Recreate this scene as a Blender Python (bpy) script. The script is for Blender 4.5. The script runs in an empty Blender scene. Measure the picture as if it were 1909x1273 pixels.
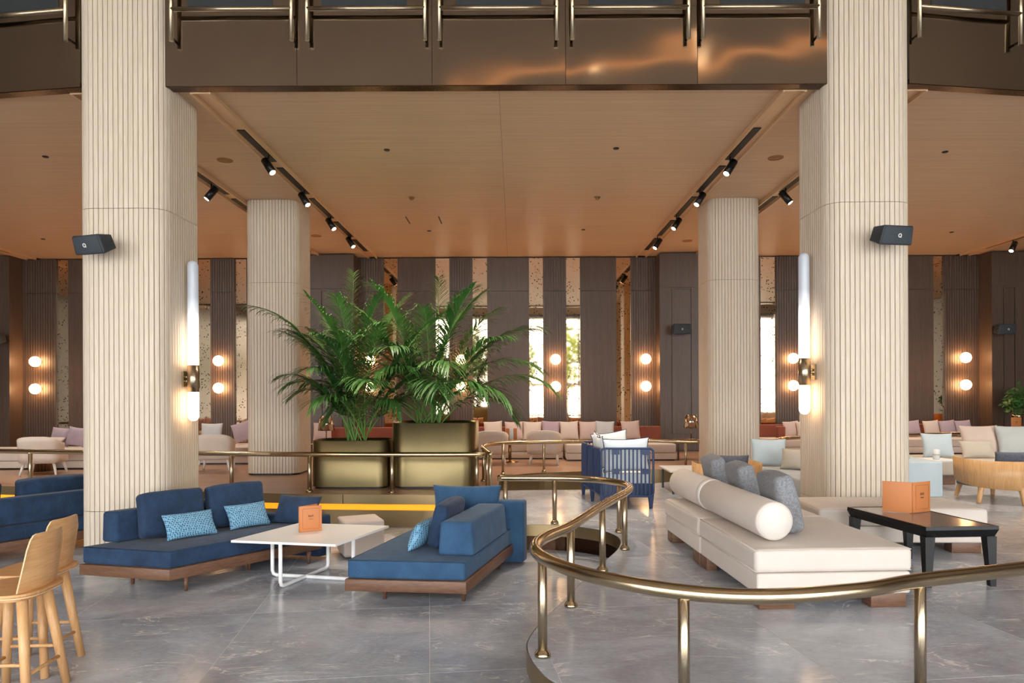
import bpy, bmesh, math, random
from mathutils import Vector, Matrix, noise

random.seed(7)
sc = bpy.context.scene
COL = sc.collection
PI = math.pi
R = math.radians

# ------------------------------------------------------------------ camera
cam_data = bpy.data.cameras.new('camera')
cam = bpy.data.objects.new('camera', cam_data)
COL.objects.link(cam)
cam.location = (0, 0, 2.0)
cam.rotation_euler = (R(90), R(0.25), 0)
cam_data.sensor_width = 36
cam_data.lens = 36 * 1300 / 1909
cam_data.shift_x = -4.5 / 1909
cam_data.shift_y = 98.5 / 1909
cam_data.clip_end = 300
sc.camera = cam

# ------------------------------------------------------------------ world
world = bpy.data.worlds.new('world')
sc.world = world
world.use_nodes = True
wn = world.node_tree.nodes
wl = world.node_tree.links
wn.clear()
w_out = wn.new('ShaderNodeOutputWorld')
w_bg = wn.new('ShaderNodeBackground')
w_tc = wn.new('ShaderNodeTexCoord')
w_sep = wn.new('ShaderNodeSeparateXYZ')
w_ramp = wn.new('ShaderNodeValToRGB')
w_ramp.color_ramp.elements[0].position = 0.0
w_ramp.color_ramp.elements[0].color = (1.0, 0.99, 0.97, 1)
w_ramp.color_ramp.elements[1].position = 0.9
w_ramp.color_ramp.elements[1].color = (0.86, 0.92, 1.0, 1)
wl.new(w_tc.outputs['Generated'], w_sep.inputs[0])
wl.new(w_sep.outputs['Z'], w_ramp.inputs['Fac'])
wl.new(w_ramp.outputs['Color'], w_bg.inputs['Color'])
w_bg.inputs['Strength'].default_value = 9.2
wl.new(w_bg.outputs[0], w_out.inputs[0])

# portal that helps the renderer find the sky through the glazed front behind the camera
def area(name, loc, rot, sx, sy, power, col=(1, 1, 1), portal=False):
    l = bpy.data.lights.new(name, 'AREA')
    l.shape = 'RECTANGLE'
    l.size = sx
    l.size_y = sy
    l.energy = power
    l.color = col
    o = bpy.data.objects.new(name, l)
    o.location = loc
    o.rotation_euler = rot
    COL.objects.link(o)
    if portal:
        l.cycles.is_portal = True
    return o

area('window_portal', (0, -6.9, 3.5), (R(90), 0, 0), 32, 6.9, 1, portal=True)

sun_l = bpy.data.lights.new('sun', 'SUN')
sun_l.energy = 9.0
sun_l.angle = R(4)
sun_l.color = (1.0, 0.95, 0.86)
sun = bpy.data.objects.new('sun', sun_l)
sun.rotation_euler = (R(32), R(18), 0)
COL.objects.link(sun)

vs = sc.view_settings
vs.view_transform = 'Standard'
vs.look = 'None'
vs.gamma = 1
vs.exposure = 0.4
vs.use_curve_mapping = False
sc.cycles.use_denoising = True
sc.cycles.max_bounces = 9
sc.cycles.diffuse_bounces = 5
sc.cycles.glossy_bounces = 5
sc.cycles.sample_clamp_indirect = 6
sc.cycles.caustics_reflective = False
sc.cycles.caustics_refractive = False

# ------------------------------------------------------------------ materials
def srgb(r, g, b):
    f = lambda c: (c / 255 / 12.92) if c / 255 <= 0.04045 else ((c / 255 + 0.055) / 1.055) ** 2.4
    return (f(r), f(g), f(b), 1)

class Mat:
    def __init__(s, name):
        s.m = bpy.data.materials.new(name)
        s.m.use_nodes = True
        s.n = s.m.node_tree.nodes
        s.l = s.m.node_tree.links
        s.b = s.n['Principled BSDF']
    def set(s, **k):
        for a, v in k.items():
            s.b.inputs[a.replace('_', ' ')].default_value = v
        return s
    def node(s, t, **k):
        n = s.n.new(t)
        for a, v in k.items():
            setattr(n, a, v)
        return n
    def coord(s, scale=(1, 1, 1), rand=False, kind='Object'):
        tc = s.node('ShaderNodeTexCoord')
        mp = s.node('ShaderNodeMapping')
        mp.inputs['Scale'].default_value = scale
        s.l.new(tc.outputs[kind], mp.inputs['Vector'])
        if rand:
            oi = s.node('ShaderNodeObjectInfo')
            mul = s.node('ShaderNodeVectorMath', operation='SCALE')
            mul.inputs[0].default_value = (37.0, 53.0, 19.0)
            s.l.new(oi.outputs['Random'], mul.inputs['Scale'])
            s.l.new(mul.outputs[0], mp.inputs['Location'])
        return mp.outputs[0]
    def noise(s, vec, scale, detail=4, rough=0.55, dist=0.0):
        n = s.node('ShaderNodeTexNoise')
        n.inputs['Scale'].default_value = scale
        n.inputs['Detail'].default_value = detail
        n.inputs['Roughness'].default_value = rough
        n.inputs['Distortion'].default_value = dist
        s.l.new(vec, n.inputs['Vector'])
        return n.outputs['Fac']
    def ramp(s, fac, stops):
        r = s.node('ShaderNodeValToRGB')
        e = r.color_ramp.elements
        while len(e) < len(stops):
            e.new(0.5)
        for q, (p, c) in zip(e, stops):
            q.position = p
            q.color = c if len(c) == 4 else (*c, 1)
        s.l.new(fac, r.inputs['Fac'])
        return r.outputs['Color']
    def mix(s, fac, a, b, mode='MIX'):
        m = s.node('ShaderNodeMix', data_type='RGBA', blend_type=mode)
        for sock, v in ((m.inputs[0], fac), (m.inputs[6], a), (m.inputs[7], b)):
            if hasattr(v, 'is_output') or isinstance(v, bpy.types.NodeSocket):
                s.l.new(v, sock)
            else:
                sock.default_value = v
        return m.outputs[2]
    def color(s, sock):
        s.l.new(sock, s.b.inputs['Base Color'])
        return s
    def bump(s, fac, strength=0.2, dist=0.01):
        b = s.node('ShaderNodeBump')
        b.inputs['Strength'].default_value = strength
        b.inputs['Distance'].default_value = dist
        s.l.new(fac, b.inputs['Height'])
        s.l.new(b.outputs[0], s.b.inputs['Normal'])
        return s

M = {}
def plain(name, col, rough=0.5, metal=0.0, **k):
    m = Mat(name)
    m.set(Base_Color=col, Roughness=rough, Metallic=metal, **k)
    M[name] = m.m
    return m

def wood(name, c1, c2, stretch=(1, 1, 1), scale=18, rough=0.45, rand=True, bump=0.05):
    m = Mat(name)
    v = m.coord(stretch, rand)
    n1 = m.noise(v, scale, 6, 0.6, 0.4)
    n2 = m.noise(v, scale * 0.18, 2, 0.5, 0.0)
    f = m.node('ShaderNodeMath', operation='MULTIPLY_ADD')
    m.l.new(n1, f.inputs[0])
    f.inputs[1].default_value = 0.7
    g = m.node('ShaderNodeMath', operation='MULTIPLY')
    m.l.new(n2, g.inputs[0])
    g.inputs[1].default_value = 0.3
    m.l.new(g.outputs[0], f.inputs[2])
    m.color(m.ramp(f.outputs[0], [(0.32, c1), (0.68, c2)]))
    m.set(Roughness=rough)
    m.bump(n1, bump, 0.003)
    M[name] = m.m
    return m

def fabric(name, c1, c2, scale=220, rough=0.9, sheen=0.2, big=3.0, bump=0.25, crush=0.0):
    m = Mat(name)
    v = m.coord()
    n1 = m.noise(v, big, 3, 0.6)
    n2 = m.noise(v, scale, 2, 0.6)
    m.color(m.mix(m.ramp(n2, [(0.35, (0, 0, 0)), (0.65, (1, 1, 1))]), c1, m.mix(m.ramp(n1, [(0.33, (0, 0, 0)), (0.67, (1, 1, 1))]), c1, c2)))
    m.set(Roughness=rough)
    m.b.inputs['Sheen Weight'].default_value = sheen
    m.b.inputs['Sheen Roughness'].default_value = 0.4
    m.bump(n2, bump, 0.002)
    if crush:
        b2 = m.node('ShaderNodeBump')
        b2.inputs['Strength'].default_value = crush
        b2.inputs['Distance'].default_value = 0.02
        m.l.new(m.noise(m.coord((1, 1, 0.5)), 13, 4, 0.6, 1.2), b2.inputs['Height'])
        m.l.new(b2.outputs[0], m.n['Bump'].inputs['Normal'])
    M[name] = m.m
    return m

def metal(name, col, rough=0.25, brushed=(1, 1, 1), bstr=0.05, wavy=0.0, wscale=1.2):
    m = Mat(name)
    v = m.coord(brushed)
    n = m.noise(v, 60, 3, 0.6)
    m.set(Base_Color=col, Metallic=1.0)
    rr = m.node('ShaderNodeMapRange')
    rr.inputs['To Min'].default_value = rough * 0.8
    rr.inputs['To Max'].default_value = rough * 1.25
    m.l.new(n, rr.inputs['Value'])
    m.l.new(rr.outputs[0], m.b.inputs['Roughness'])
    if wavy:
        w = m.noise(m.coord((1, 1, 1), True), wscale, 1, 0.4)
        b2 = m.node('ShaderNodeBump')
        b2.inputs['Strength'].default_value = wavy
        b2.inputs['Distance'].default_value = 0.3
        m.l.new(w, b2.inputs['Height'])
        m.l.new(b2.outputs[0], m.b.inputs['Normal'])
    else:
        m.bump(n, bstr, 0.002)
    M[name] = m.m
    return m

def emit(name, col, strength, base=None):
    m = Mat(name)
    m.set(Base_Color=base or col, Roughness=0.4)
    m.b.inputs['Emission Color'].default_value = col
    m.b.inputs['Emission Strength'].default_value = strength
    M[name] = m.m
    return m

def marble(name, rough):
    m = Mat(name)
    v = m.coord((1, 1, 1), True)
    cloud = m.noise(v, 1.3, 6, 0.62, 0.6)
    fine = m.ramp(m.noise(m.coord((1.0, 2.4, 1), True), 14.0, 8, 0.78, 0.5), [(0.36, (0, 0, 0)), (0.64, (1, 1, 1))])
    base = m.mix(fine, m.ramp(cloud, [(0.3, srgb(134, 141, 153)), (0.7, srgb(182, 189, 200))]),
                 m.ramp(cloud, [(0.3, srgb(156, 157, 162)), (0.7, srgb(204, 208, 216))]))
    # veins: thin ridges of a stretched, rotated noise
    mp = m.node('ShaderNodeMapping')
    mp.inputs['Rotation'].default_value = (0, 0, R(35))
    mp.inputs['Scale'].default_value = (0.55, 1.5, 1)
    m.l.new(v, mp.inputs['Vector'])
    vn = m.noise(mp.outputs[0], 1.5, 5, 0.62, 0.9)
    vein = m.ramp(vn, [(0.489, (0, 0, 0)), (0.4975, (0.95, 0.95, 0.95)), (0.5025, (0.95, 0.95, 0.95)), (0.511, (0, 0, 0))])
    brk = m.ramp(m.noise(v, 2.3, 3, 0.6), [(0.46, (0, 0, 0)), (0.62, (1, 1, 1))])
    vf = m.mix(1.0, vein, brk, 'MULTIPLY')
    vn2 = m.noise(mp.outputs[0], 5.5, 4, 0.65, 0.8)
    vein2 = m.ramp(vn2, [(0.488, (0, 0, 0)), (0.5, (0.6, 0.6, 0.6)), (0.512, (0, 0, 0))])
    brk2 = m.ramp(m.noise(v, 1.1, 4, 0.6), [(0.5, (0, 0, 0)), (0.62, (1, 1, 1))])
    vf2 = m.mix(1.0, vein2, brk2, 'MULTIPLY')
    c = m.mix(vf, base, srgb(235, 233, 230))
    c = m.mix(vf2, c, srgb(225, 223, 220))
    m.color(c)
    m.set(Roughness=rough)
    M[name] = m.m

marble('marble', 0.2)
plain('joint_grey', srgb(212, 212, 212), 0.6)
plain('concrete', srgb(95, 93, 92), 0.7)
wood('oak_column', srgb(200, 185, 166), srgb(219, 206, 189), (6, 6, 0.35), 14, 0.5)
plain('oak_groove', srgb(110, 88, 66), 0.9)
wood('oak_ceiling', srgb(186, 153, 124), srgb(208, 178, 147), (0.12, 9, 1), 10, 0.5)
wood('oak_trim', srgb(196, 158, 120), srgb(218, 182, 144), (9, 0.15, 9), 10, 0.4)
plain('ceiling_dark', srgb(52, 36, 25), 0.7)
plain('speaker_mesh', srgb(150, 106, 64), 0.6)
plain('lobby_ceiling', srgb(176, 156, 136), 0.7)
wood('dark_oak', srgb(64, 50, 42), srgb(96, 78, 66), (14, 14, 0.3), 10, 0.42)
wood('dark_oak_flute', srgb(64, 50, 42), srgb(94, 76, 65), (14, 14, 0.3), 10, 0.42)
plain('groove_dark', srgb(30, 22, 19), 0.8)
wood('wood_floor', srgb(132, 97, 76), srgb(176, 141, 116), (0.35, 6, 1), 8, 0.32, rand=True)
wood('walnut', srgb(86, 58, 42), srgb(128, 92, 70), (1.2, 1.2, 14), 10, 0.42)
wood('walnut_leg', srgb(80, 54, 40), srgb(118, 84, 64), (10, 10, 1), 10, 0.42)
wood('honey_oak', srgb(196, 144, 92), srgb(222, 176, 124), (1.0, 1.0, 9), 7, 0.4)
wood('honey_oak_flat', srgb(190, 138, 88), srgb(220, 172, 120), (1.4, 12, 1), 7, 0.38)
wood('honey_oak_up', srgb(196, 146, 96), srgb(220, 176, 126), (8, 8, 0.7), 6, 0.4)
wood('shell_oak', srgb(184, 136, 88), srgb(216, 172, 120), (7, 7, 0.6), 7, 0.42)
plain('ply_edge', srgb(226, 196, 154), 0.5)
metal('brass', srgb(184, 166, 136), 0.2, (1, 1, 12))
metal('brass_post', srgb(180, 164, 140), 0.28, (12, 12, 0.4))
metal('bronze_fascia', srgb(128, 116, 104), 0.1, (40, 40, 0.6), wavy=0.1, wscale=0.9)
metal('bronze_soffit', srgb(70, 50, 38), 0.25, (1, 1, 1))
metal('bronze_planter', srgb(126, 113, 82), 0.36, (1, 1, 1), wavy=0.04, wscale=2.0)
metal('brass_riser', srgb(160, 140, 106), 0.36, (6, 6, 1), wavy=0.05, wscale=0.9)
metal('rose_brass', srgb(158, 128, 96), 0.3)
metal('chrome', srgb(200, 190, 178), 0.12)
plain('glass_dark', srgb(50, 55, 60), 0.05, 0.0)
plain('black_track', srgb(18, 15, 14), 0.6)
plain('black_metal', srgb(26, 26, 28), 0.35, 0.4)
plain('black_plastic', srgb(44, 50, 56), 0.55)
plain('grille', srgb(52, 60, 68), 0.75)
plain('white_mark', srgb(240, 240, 240), 0.4)
plain('white_metal', srgb(244, 244, 244), 0.35)
plain('white_top', srgb(244, 244, 244), 0.35)
plain('stone_top', srgb(150, 140, 134), 0.14)
plain('navy_metal', srgb(30, 52, 92), 0.4)
fabric('velvet', srgb(20, 42, 70), srgb(42, 76, 112), 260, 0.85, 0.1, 5.0, 0.25, 0.45)
fabric('velvet_lit', srgb(37, 72, 106), srgb(57, 98, 136), 260, 0.85, 0.1, 5.0, 0.25, 0.25)  # same velvet, the light on the right sofa put into a paler blue
fabric('cream', srgb(212, 201, 192), srgb(220, 211, 203), 400, 0.7, 0.1, 2.0, 0.1)
fabric('cream_white', srgb(222, 217, 210), srgb(228, 224, 218), 400, 0.6, 0.1, 2.0, 0.08)
fabric('taupe', srgb(190, 176, 168), srgb(206, 194, 188), 300, 0.8, 0.1)
fabric('grey_melange', srgb(112, 114, 120), srgb(164, 166, 172), 260, 0.95, 0.1, 60)
fabric('charcoal', srgb(78, 84, 96), srgb(108, 114, 126), 260, 0.95, 0.1, 40)
fabric('ice_blue', srgb(186, 202, 210), srgb(202, 214, 220), 300, 0.9, 0.1)
fabric('ice_grey', srgb(176, 182, 184), srgb(196, 200, 200), 300, 0.9, 0.1)
fabric('sand', srgb(190, 180, 166), srgb(206, 196, 182), 300, 0.9, 0.1)
fabric('white_canvas', srgb(222, 230, 236), srgb(234, 240, 244), 300, 0.9, 0.1)
fabric('blush', srgb(202, 184, 174), srgb(212, 196, 188), 300, 0.9, 0.15)
fabric('pink', srgb(196, 172, 166), srgb(206, 184, 178), 300, 0.9, 0.15)
fabric('mauve', srgb(168, 148, 158), srgb(182, 164, 172), 300, 0.9, 0.15)
fabric('pale_grey', srgb(188, 190, 192), srgb(200, 202, 204), 300, 0.9, 0.15)
fabric('terracotta', srgb(128, 66, 50), srgb(146, 80, 62), 300, 0.9, 0.2)
fabric('oatmeal', srgb(204, 190, 178), srgb(214, 202, 192), 300, 0.9, 0.1)
plain('navy_piping', srgb(24, 38, 70), 0.8)
plain('leather_tan', srgb(196, 124, 72), 0.55)
plain('leather_line', srgb(146, 78, 38), 0.6)
plain('ink', srgb(60, 28, 16), 0.7)
plain('paper', srgb(225, 220, 210), 0.8)
plain('ceramic', srgb(220, 226, 230), 0.35)
plain('soil', srgb(52, 42, 34), 0.95)
plain('paving', srgb(200, 196, 186), 0.85)
plain('bark', srgb(120, 100, 80), 0.9)
plain('facade_frame', srgb(30, 28, 28), 0.5)
emit('led_amber', (1.0, 0.32, 0.01, 1), 0.85)
emit('globe_glow', (1.0, 0.56, 0.25, 1), 27.0)
emit('spot_glow', (1.0, 0.72, 0.45, 1), 14.0)

def leafmat(name, c1, c2):
    m = Mat(name)
    oi = m.node('ShaderNodeObjectInfo')
    n = m.noise(m.coord(), 3.0, 2)
    a = m.node('ShaderNodeMath', operation='MULTIPLY_ADD')
    m.l.new(oi.outputs['Random'], a.inputs[0])
    a.inputs[1].default_value = 0.5
    b = m.node('ShaderNodeMath', operation='MULTIPLY')
    m.l.new(n, b.inputs[0])
    b.inputs[1].default_value = 0.5
    m.l.new(b.outputs[0], a.inputs[2])
    m.color(m.ramp(a.outputs[0], [(0.1, c1), (0.9, c2)]))
    m.set(Roughness=0.42)
    M[name] = m.m
leafmat('palm_leaf', srgb(34, 82, 36), srgb(98, 148, 70))
leafmat('tree_leaf', srgb(88, 118, 48), srgb(168, 182, 88))
plain('palm_stem', srgb(96, 140, 62), 0.5)

# tube lamp glass: opal glass that glows most at the brass sleeve and fades to the far end (a lamp, so it emits)
def tube_glow(name, z0, z1, s0, s1):
    m = Mat(name)
    tc = m.node('ShaderNodeTexCoord')
    sp = m.node('ShaderNodeSeparateXYZ')
    m.l.new(tc.outputs['Object'], sp.inputs[0])
    mr = m.node('ShaderNodeMapRange')
    mr.inputs['From Min'].default_value = z0
    mr.inputs['From Max'].default_value = z1
    mr.inputs['To Min'].default_value = 0
    mr.inputs['To Max'].default_value = 1
    m.l.new(sp.outputs['Z'], mr.inputs['Value'])
    m.l.new(m.ramp(mr.outputs[0], [(0.0, (1, 1, 1)), (0.25, (0.5, 0.5, 0.5)), (0.5, (0.06, 0.06, 0.06)), (0.65, (0.015, 0.015, 0.015)), (1.0, (0.01, 0.01, 0.01))]), m.b.inputs['Emission Strength'])
    st = m.node('ShaderNodeMath', operation='MULTIPLY')
    st.inputs[1].default_value = s0
    m.l.new(m.b.inputs['Emission Strength'].links[0].from_socket, st.inputs[0])
    m.l.new(st.outputs[0], m.b.inputs['Emission Strength'])
    m.l.new(m.ramp(mr.outputs[0], [(0.0, (1.0, 0.66, 0.38)), (0.3, (1.0, 0.85, 0.7)), (0.6, (0.95, 0.95, 1.0))]), m.b.inputs['Emission Color'])
    m.set(Base_Color=srgb(176, 184, 198), Roughness=0.25)
    M[name] = m.m
tube_glow('opal_tube', 0.16, 1.45, 7.5, 0.2)
emit('opal_short', (1.0, 0.66, 0.38, 1), 8.0)

# mirror with age spots
m = Mat('antique_mirror')
mv = m.coord((1, 1, 1), True)
vo = m.node('ShaderNodeTexVoronoi')
vo.inputs['Scale'].default_value = 15
m.l.new(mv, vo.inputs['Vector'])
spots = m.ramp(vo.outputs['Distance'], [(0.2, (1, 1, 1)), (0.3, (0, 0, 0))])
spots = m.mix(1.0, spots, m.ramp(m.noise(mv, 3.0, 4), [(0.42, (0, 0, 0)), (0.52, (1, 1, 1))]), 'MULTIPLY')
m.color(m.mix(spots, srgb(222, 200, 172), srgb(58, 42, 30)))
m.set(Metallic=1.0, Roughness=0.03)
M['antique_mirror'] = m.m

# patterned cushion: small dark diamonds in rows on light blue
m = Mat('pattern_blue')
pv = m.coord((52, 52, 52), kind='Object')
ch = m.node('ShaderNodeTexVoronoi')
ch.inputs['Scale'].default_value = 1.0
ch.inputs['Randomness'].default_value = 0.25
m.l.new(pv, ch.inputs['Vector'])
m.color(m.ramp(ch.outputs['Distance'], [(0.24, srgb(20, 50, 90)), (0.34, srgb(62, 118, 160)), (0.55, srgb(128, 176, 204))]))
m.set(Roughness=0.85)
M['pattern_blue'] = m.m

# window glass: mostly clear with a faint reflection
m = Mat('window_glass')
m.n.remove(m.b)
o_ = m.n['Material Output']
tr = m.node('ShaderNodeBsdfTransparent')
gl = m.node('ShaderNodeBsdfGlossy')
gl.inputs['Roughness'].default_value = 0.02
mx = m.node('ShaderNodeMixShader')
mx.inputs[0].default_value = 0.06
m.l.new(tr.outputs[0], mx.inputs[1])
m.l.new(gl.outputs[0], mx.inputs[2])
m.l.new(mx.outputs[0], o_.inputs[0])
M['window_glass'] = m.m

# ------------------------------------------------------------------ geometry helpers
class G:
    """collects vertices and faces of one mesh"""
    def __init__(s):
        s.v = []
        s.f = []
        s.sm = []
    def add(s, v, f, smooth=True, mat=None):
        b = len(s.v)
        s.v += [(mat @ Vector(p)) if mat else Vector(p) for p in v]
        s.f += [[b + i for i in q] for q in f]
        s.sm += [smooth] * len(f)
        return s
    def box(s, x0, x1, y0, y1, z0, z1, mat=None):
        v = [(x, y, z) for z in (z0, z1) for y in (y0, y1) for x in (x0, x1)]
        f = [[0, 2, 3, 1], [4, 5, 7, 6], [0, 1, 5, 4], [2, 6, 7, 3], [0, 4, 6, 2], [1, 3, 7, 5]]
        return s.add(v, f, False, mat)
    def rbox(s, sx, sy, sz, r=0.02, n=2, flat=1, mat=None, fn=None, smooth=True):
        """box with rounded edges, centred; fn deforms points"""
        h = (sx / 2, sy / 2, sz / 2)
        r = min(r, min(h) * 0.98)
        ax = []
        for k in range(3):
            i = h[k] - r
            side = [i + r * math.tan(PI / 4 * j / n) for j in range(n + 1)]
            mid = [-i + 2 * i * j / flat for j in range(1, flat)]
            ax.append([-q for q in reversed(side)] + mid + side)
        idx = {}
        vs_, fs = [], []
        def vert(p):
            key = tuple(round(c, 6) for c in p)
            if key not in idx:
                inner = [max(-(h[k] - r), min(h[k] - r, p[k])) for k in range(3)]
                d = Vector([p[k] - inner[k] for k in range(3)])
                q = Vector(inner) + (d.normalized() * r if d.length > 1e-9 else d)
                if fn:
                    q = Vector(fn(q))
                idx[key] = len(vs_)
                vs_.append(q)
            return idx[key]
        for k in range(3):
            a, b = [(1, 2), (2, 0), (0, 1)][k]
            for sgn in (-1, 1):
                for i in range(len(ax[a]) - 1):
                    for j in range(len(ax[b]) - 1):
                        quad = []
                        for (ii, jj) in ((i, j), (i + 1, j), (i + 1, j + 1), (i, j + 1)):
                            p = [0, 0, 0]
                            p[k] = sgn * h[k]
                            p[a] = ax[a][ii]
                            p[b] = ax[b][jj]
                            quad.append(vert(p))
                        if sgn < 0:
                            quad.reverse()
                        if len(set(quad)) == 4:
                            fs.append(quad)
        return s.add(vs_, fs, smooth, mat)
    def prism(s, poly, z0, z1, mat=None, smooth=False):
        n = len(poly)
        v = [(x, y, z0) for x, y in poly] + [(x, y, z1) for x, y in poly]
        f = [list(range(n))[::-1], [n + i for i in range(n)]]
        f += [[i, (i + 1) % n, n + (i + 1) % n, n + i] for i in range(n)]
        b = len(s.sm)
        s.add(v, f, smooth, mat)
        s.sm[b] = s.sm[b + 1] = False
        return s
    def lathe(s, prof, seg=24, mat=None, smooth=True):
        v, f = [], []
        m_ = len(prof)
        for i in range(seg):
            a = 2 * PI * i / seg
            for r, z in prof:
                v.append((r * math.cos(a), r * math.sin(a), z))
        for i in range(seg):
            j = (i + 1) % seg
            for k in range(m_ - 1):
                f.append([i * m_ + k, j * m_ + k, j * m_ + k + 1, i * m_ + k + 1])
        f.append([i * m_ for i in range(seg)][::-1])
        f.append([i * m_ + m_ - 1 for i in range(seg)])
        return s.add(v, f, smooth, mat)
    def cyl(s, p, q, r, seg=16, r2=None, smooth=True, mat=None):
        return s.tube([p, q], r, seg, rend=r2, smooth=smooth, mat=mat)
    def tube(s, pts, r, seg=12, rend=None, cap=True, closed=False, smooth=True, mat=None):
        pts = [Vector(p) for p in pts]
        n = len(pts)
        v, f = [], []
        t0 = (pts[1] - pts[0]).normalized()
        up = Vector((0, 0, 1)) if abs(t0.z) < 0.9 else Vector((1, 0, 0))
        nx = t0.cross(up).normalized()
        for i in range(n):
            if closed:
                t = (pts[(i + 1) % n] - pts[i - 1]).normalized()
            else:
                t = (pts[min(i + 1, n - 1)] - pts[max(i - 1, 0)]).normalized()
            nx = (nx - t * nx.dot(t)).normalized()
            ny = t.cross(nx)
            rr = r if rend is None else r + (rend - r) * i / (n - 1)
            for k in range(seg):
                a = 2 * PI * k / seg
                v.append(pts[i] + nx * (rr * math.cos(a)) + ny * (rr * math.sin(a)))
        m_ = n if closed else n - 1
        for i in range(m_):
            j = (i + 1) % n
            for k in range(seg):
                l = (k + 1) % seg
                f.append([i * seg + k, i * seg + l, j * seg + l, j * seg + k])
        if cap and not closed:
            f.append(list(range(seg))[::-1])
            f.append([(n - 1) * seg + k for k in range(seg)])
        b = len(s.sm)
        s.add(v, f, smooth, mat)
        if cap and not closed:
            s.sm[-1] = s.sm[-2] = False
        return s
    def sphere(s, c, r, seg=16, mat=None):
        prof = [(max(1e-4, r * math.sin(PI * i / seg)), -r * math.cos(PI * i / seg)) for i in range(seg + 1)]
        t = Matrix.Translation(c)
        return s.lathe(prof, seg * 2, (mat @ t) if mat else t)
    def pillow(s, w, h, t, n=12, pinch=0.07, mat=None, seed=0, wr=0.006):
        """scatter cushion in the XZ plane, thickness along Y"""
        v, f = [], []
        grid = {}
        for side in (1, -1):
            for i in range(n + 1):
                for j in range(n + 1):
                    a, b = -1 + 2 * i / n, -1 + 2 * j / n
                    a = math.sin(a * PI / 2) * 0.55 + a * 0.45
                    b = math.sin(b * PI / 2) * 0.55 + b * 0.45
                    edge = i in (0, n) or j in (0, n)
                    if edge and side == -1:
                        grid[(side, i, j)] = grid[(1, i, j)]
                        continue
                    x = w / 2 * a * (1 - pinch * (1 - b * b))
                    z = h / 2 * b * (1 - pinch * (1 - a * a))
                    th = t / 2 * ((1 - a * a) * (1 - b * b)) ** 0.42
                    if not edge:
                        th += wr * noise.noise(Vector((x * 9 + seed * 3.1, z * 9, side + seed)))
                    grid[(side, i, j)] = len(v)
                    v.append((x, side * th, z))
        for side in (1, -1):
            for i in range(n):
                for j in range(n):
                    q = [grid[(side, i, j)], grid[(side, i + 1, j)], grid[(side, i + 1, j + 1)], grid[(side, i, j + 1)]]
                    f.append(q[::-1] if side == 1 else q)
        return s.add(v, f, True, mat)
    def mesh(s, name, mat):
        me = bpy.data.meshes.new(name)
        me.from_pydata([tuple(p) for p in s.v], [], s.f)
        me.polygons.foreach_set('use_smooth', s.sm)
        if mat:
            me.materials.append(M[mat])
        me.update()
        return me

XF = {}
def pillow_rim(w, h, pinch=0.07, n=10):
    pts = []
    for (ax0, az0, ax1, az1) in ((-1, -1, 1, -1), (1, -1, 1, 1), (1, 1, -1, 1), (-1, 1, -1, -1)):
        for i in range(n):
            a = ax0 + (ax1 - ax0) * i / n
            b = az0 + (az1 - az0) * i / n
            pts.append((w / 2 * a * (1 - pinch * (1 - b * b)), 0, h / 2 * b * (1 - pinch * (1 - a * a))))
    return pts

def link(name, data, parent=None, loc=None, rot=None):
    o = bpy.data.objects.new(name, data)
    COL.objects.link(o)
    if parent is not None:
        o.parent = parent
    if loc is not None:
        o.location = loc
    if rot is not None:
        o.rotation_euler = rot
    return o

def thing(name, label, cat, loc=(0, 0, 0), rotz=0.0, group=None, rot=None):
    o = bpy.data.objects.new(name, None)
    o.empty_display_size = 0.1
    COL.objects.link(o)
    o.location = loc
    o.rotation_euler = rot or (0, 0, rotz)
    XF[o.name] = Matrix.Translation(loc) @ o.rotation_euler.to_matrix().to_4x4()
    return tag(o, label, cat, group)

def tag(o, label=None, cat=None, group=None, kind=None):
    if label:
        o['label'] = label
    if cat:
        o['category'] = cat
    if group:
        o['group'] = group
    if kind:
        o['kind'] = kind
    return o

def part(name, g, mat, parent=None, label=None, kind=None, world=False):
    """one mesh; world=True: g holds world coordinates and is brought into the parent's frame"""
    if world and parent is not None and parent.name in XF:
        inv = XF[parent.name].inverted()
        g.v = [inv @ p for p in g.v]
    o = link(name, g.mesh(name, mat), parent)
    if label:
        o['label'] = label
    if kind:
        o['kind'] = kind
    return o

def single(name, g, mat, label, cat, group=None, loc=None, rot=None):
    o = link(name, g.mesh(name, mat), None, loc, rot)
    return tag(o, label, cat, group)

def struct(name, g, mat, parent=None):
    o = link(name, g.mesh(name, mat), parent)
    if parent is None:
        o['kind'] = 'structure'
    return o

def dup(root, loc, rotz=None, label=None, group=None, mats=None):
    r = root.copy()
    COL.objects.link(r)
    r.location = loc
    if rotz is not None:
        r.rotation_euler = (0, 0, rotz)
    XF[r.name] = Matrix.Translation(loc) @ r.rotation_euler.to_matrix().to_4x4()
    if label:
        r['label'] = label
    if group:
        r['group'] = group
    for ch in list(root.children):
        c = ch.copy()
        COL.objects.link(c)
        c.parent = r
        for gch in list(ch.children):
            d = gch.copy()
            COL.objects.link(d)
            d.parent = c
    return r

def text_part(name, body, size, mat, parent, M4, extrude=0.0006, align='CENTER'):
    cu = bpy.data.curves.new(name, 'FONT')
    cu.body = body
    cu.size = size
    cu.extrude = extrude
    cu.align_x = align
    cu.align_y = 'CENTER'
    tmp = bpy.data.objects.new('text_shape', cu)
    me = bpy.data.meshes.new_from_object(tmp)
    bpy.data.objects.remove(tmp)
    me.transform(M4)
    me.materials.clear()
    me.materials.append(M[mat])
    return link(name, me, parent)

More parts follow.
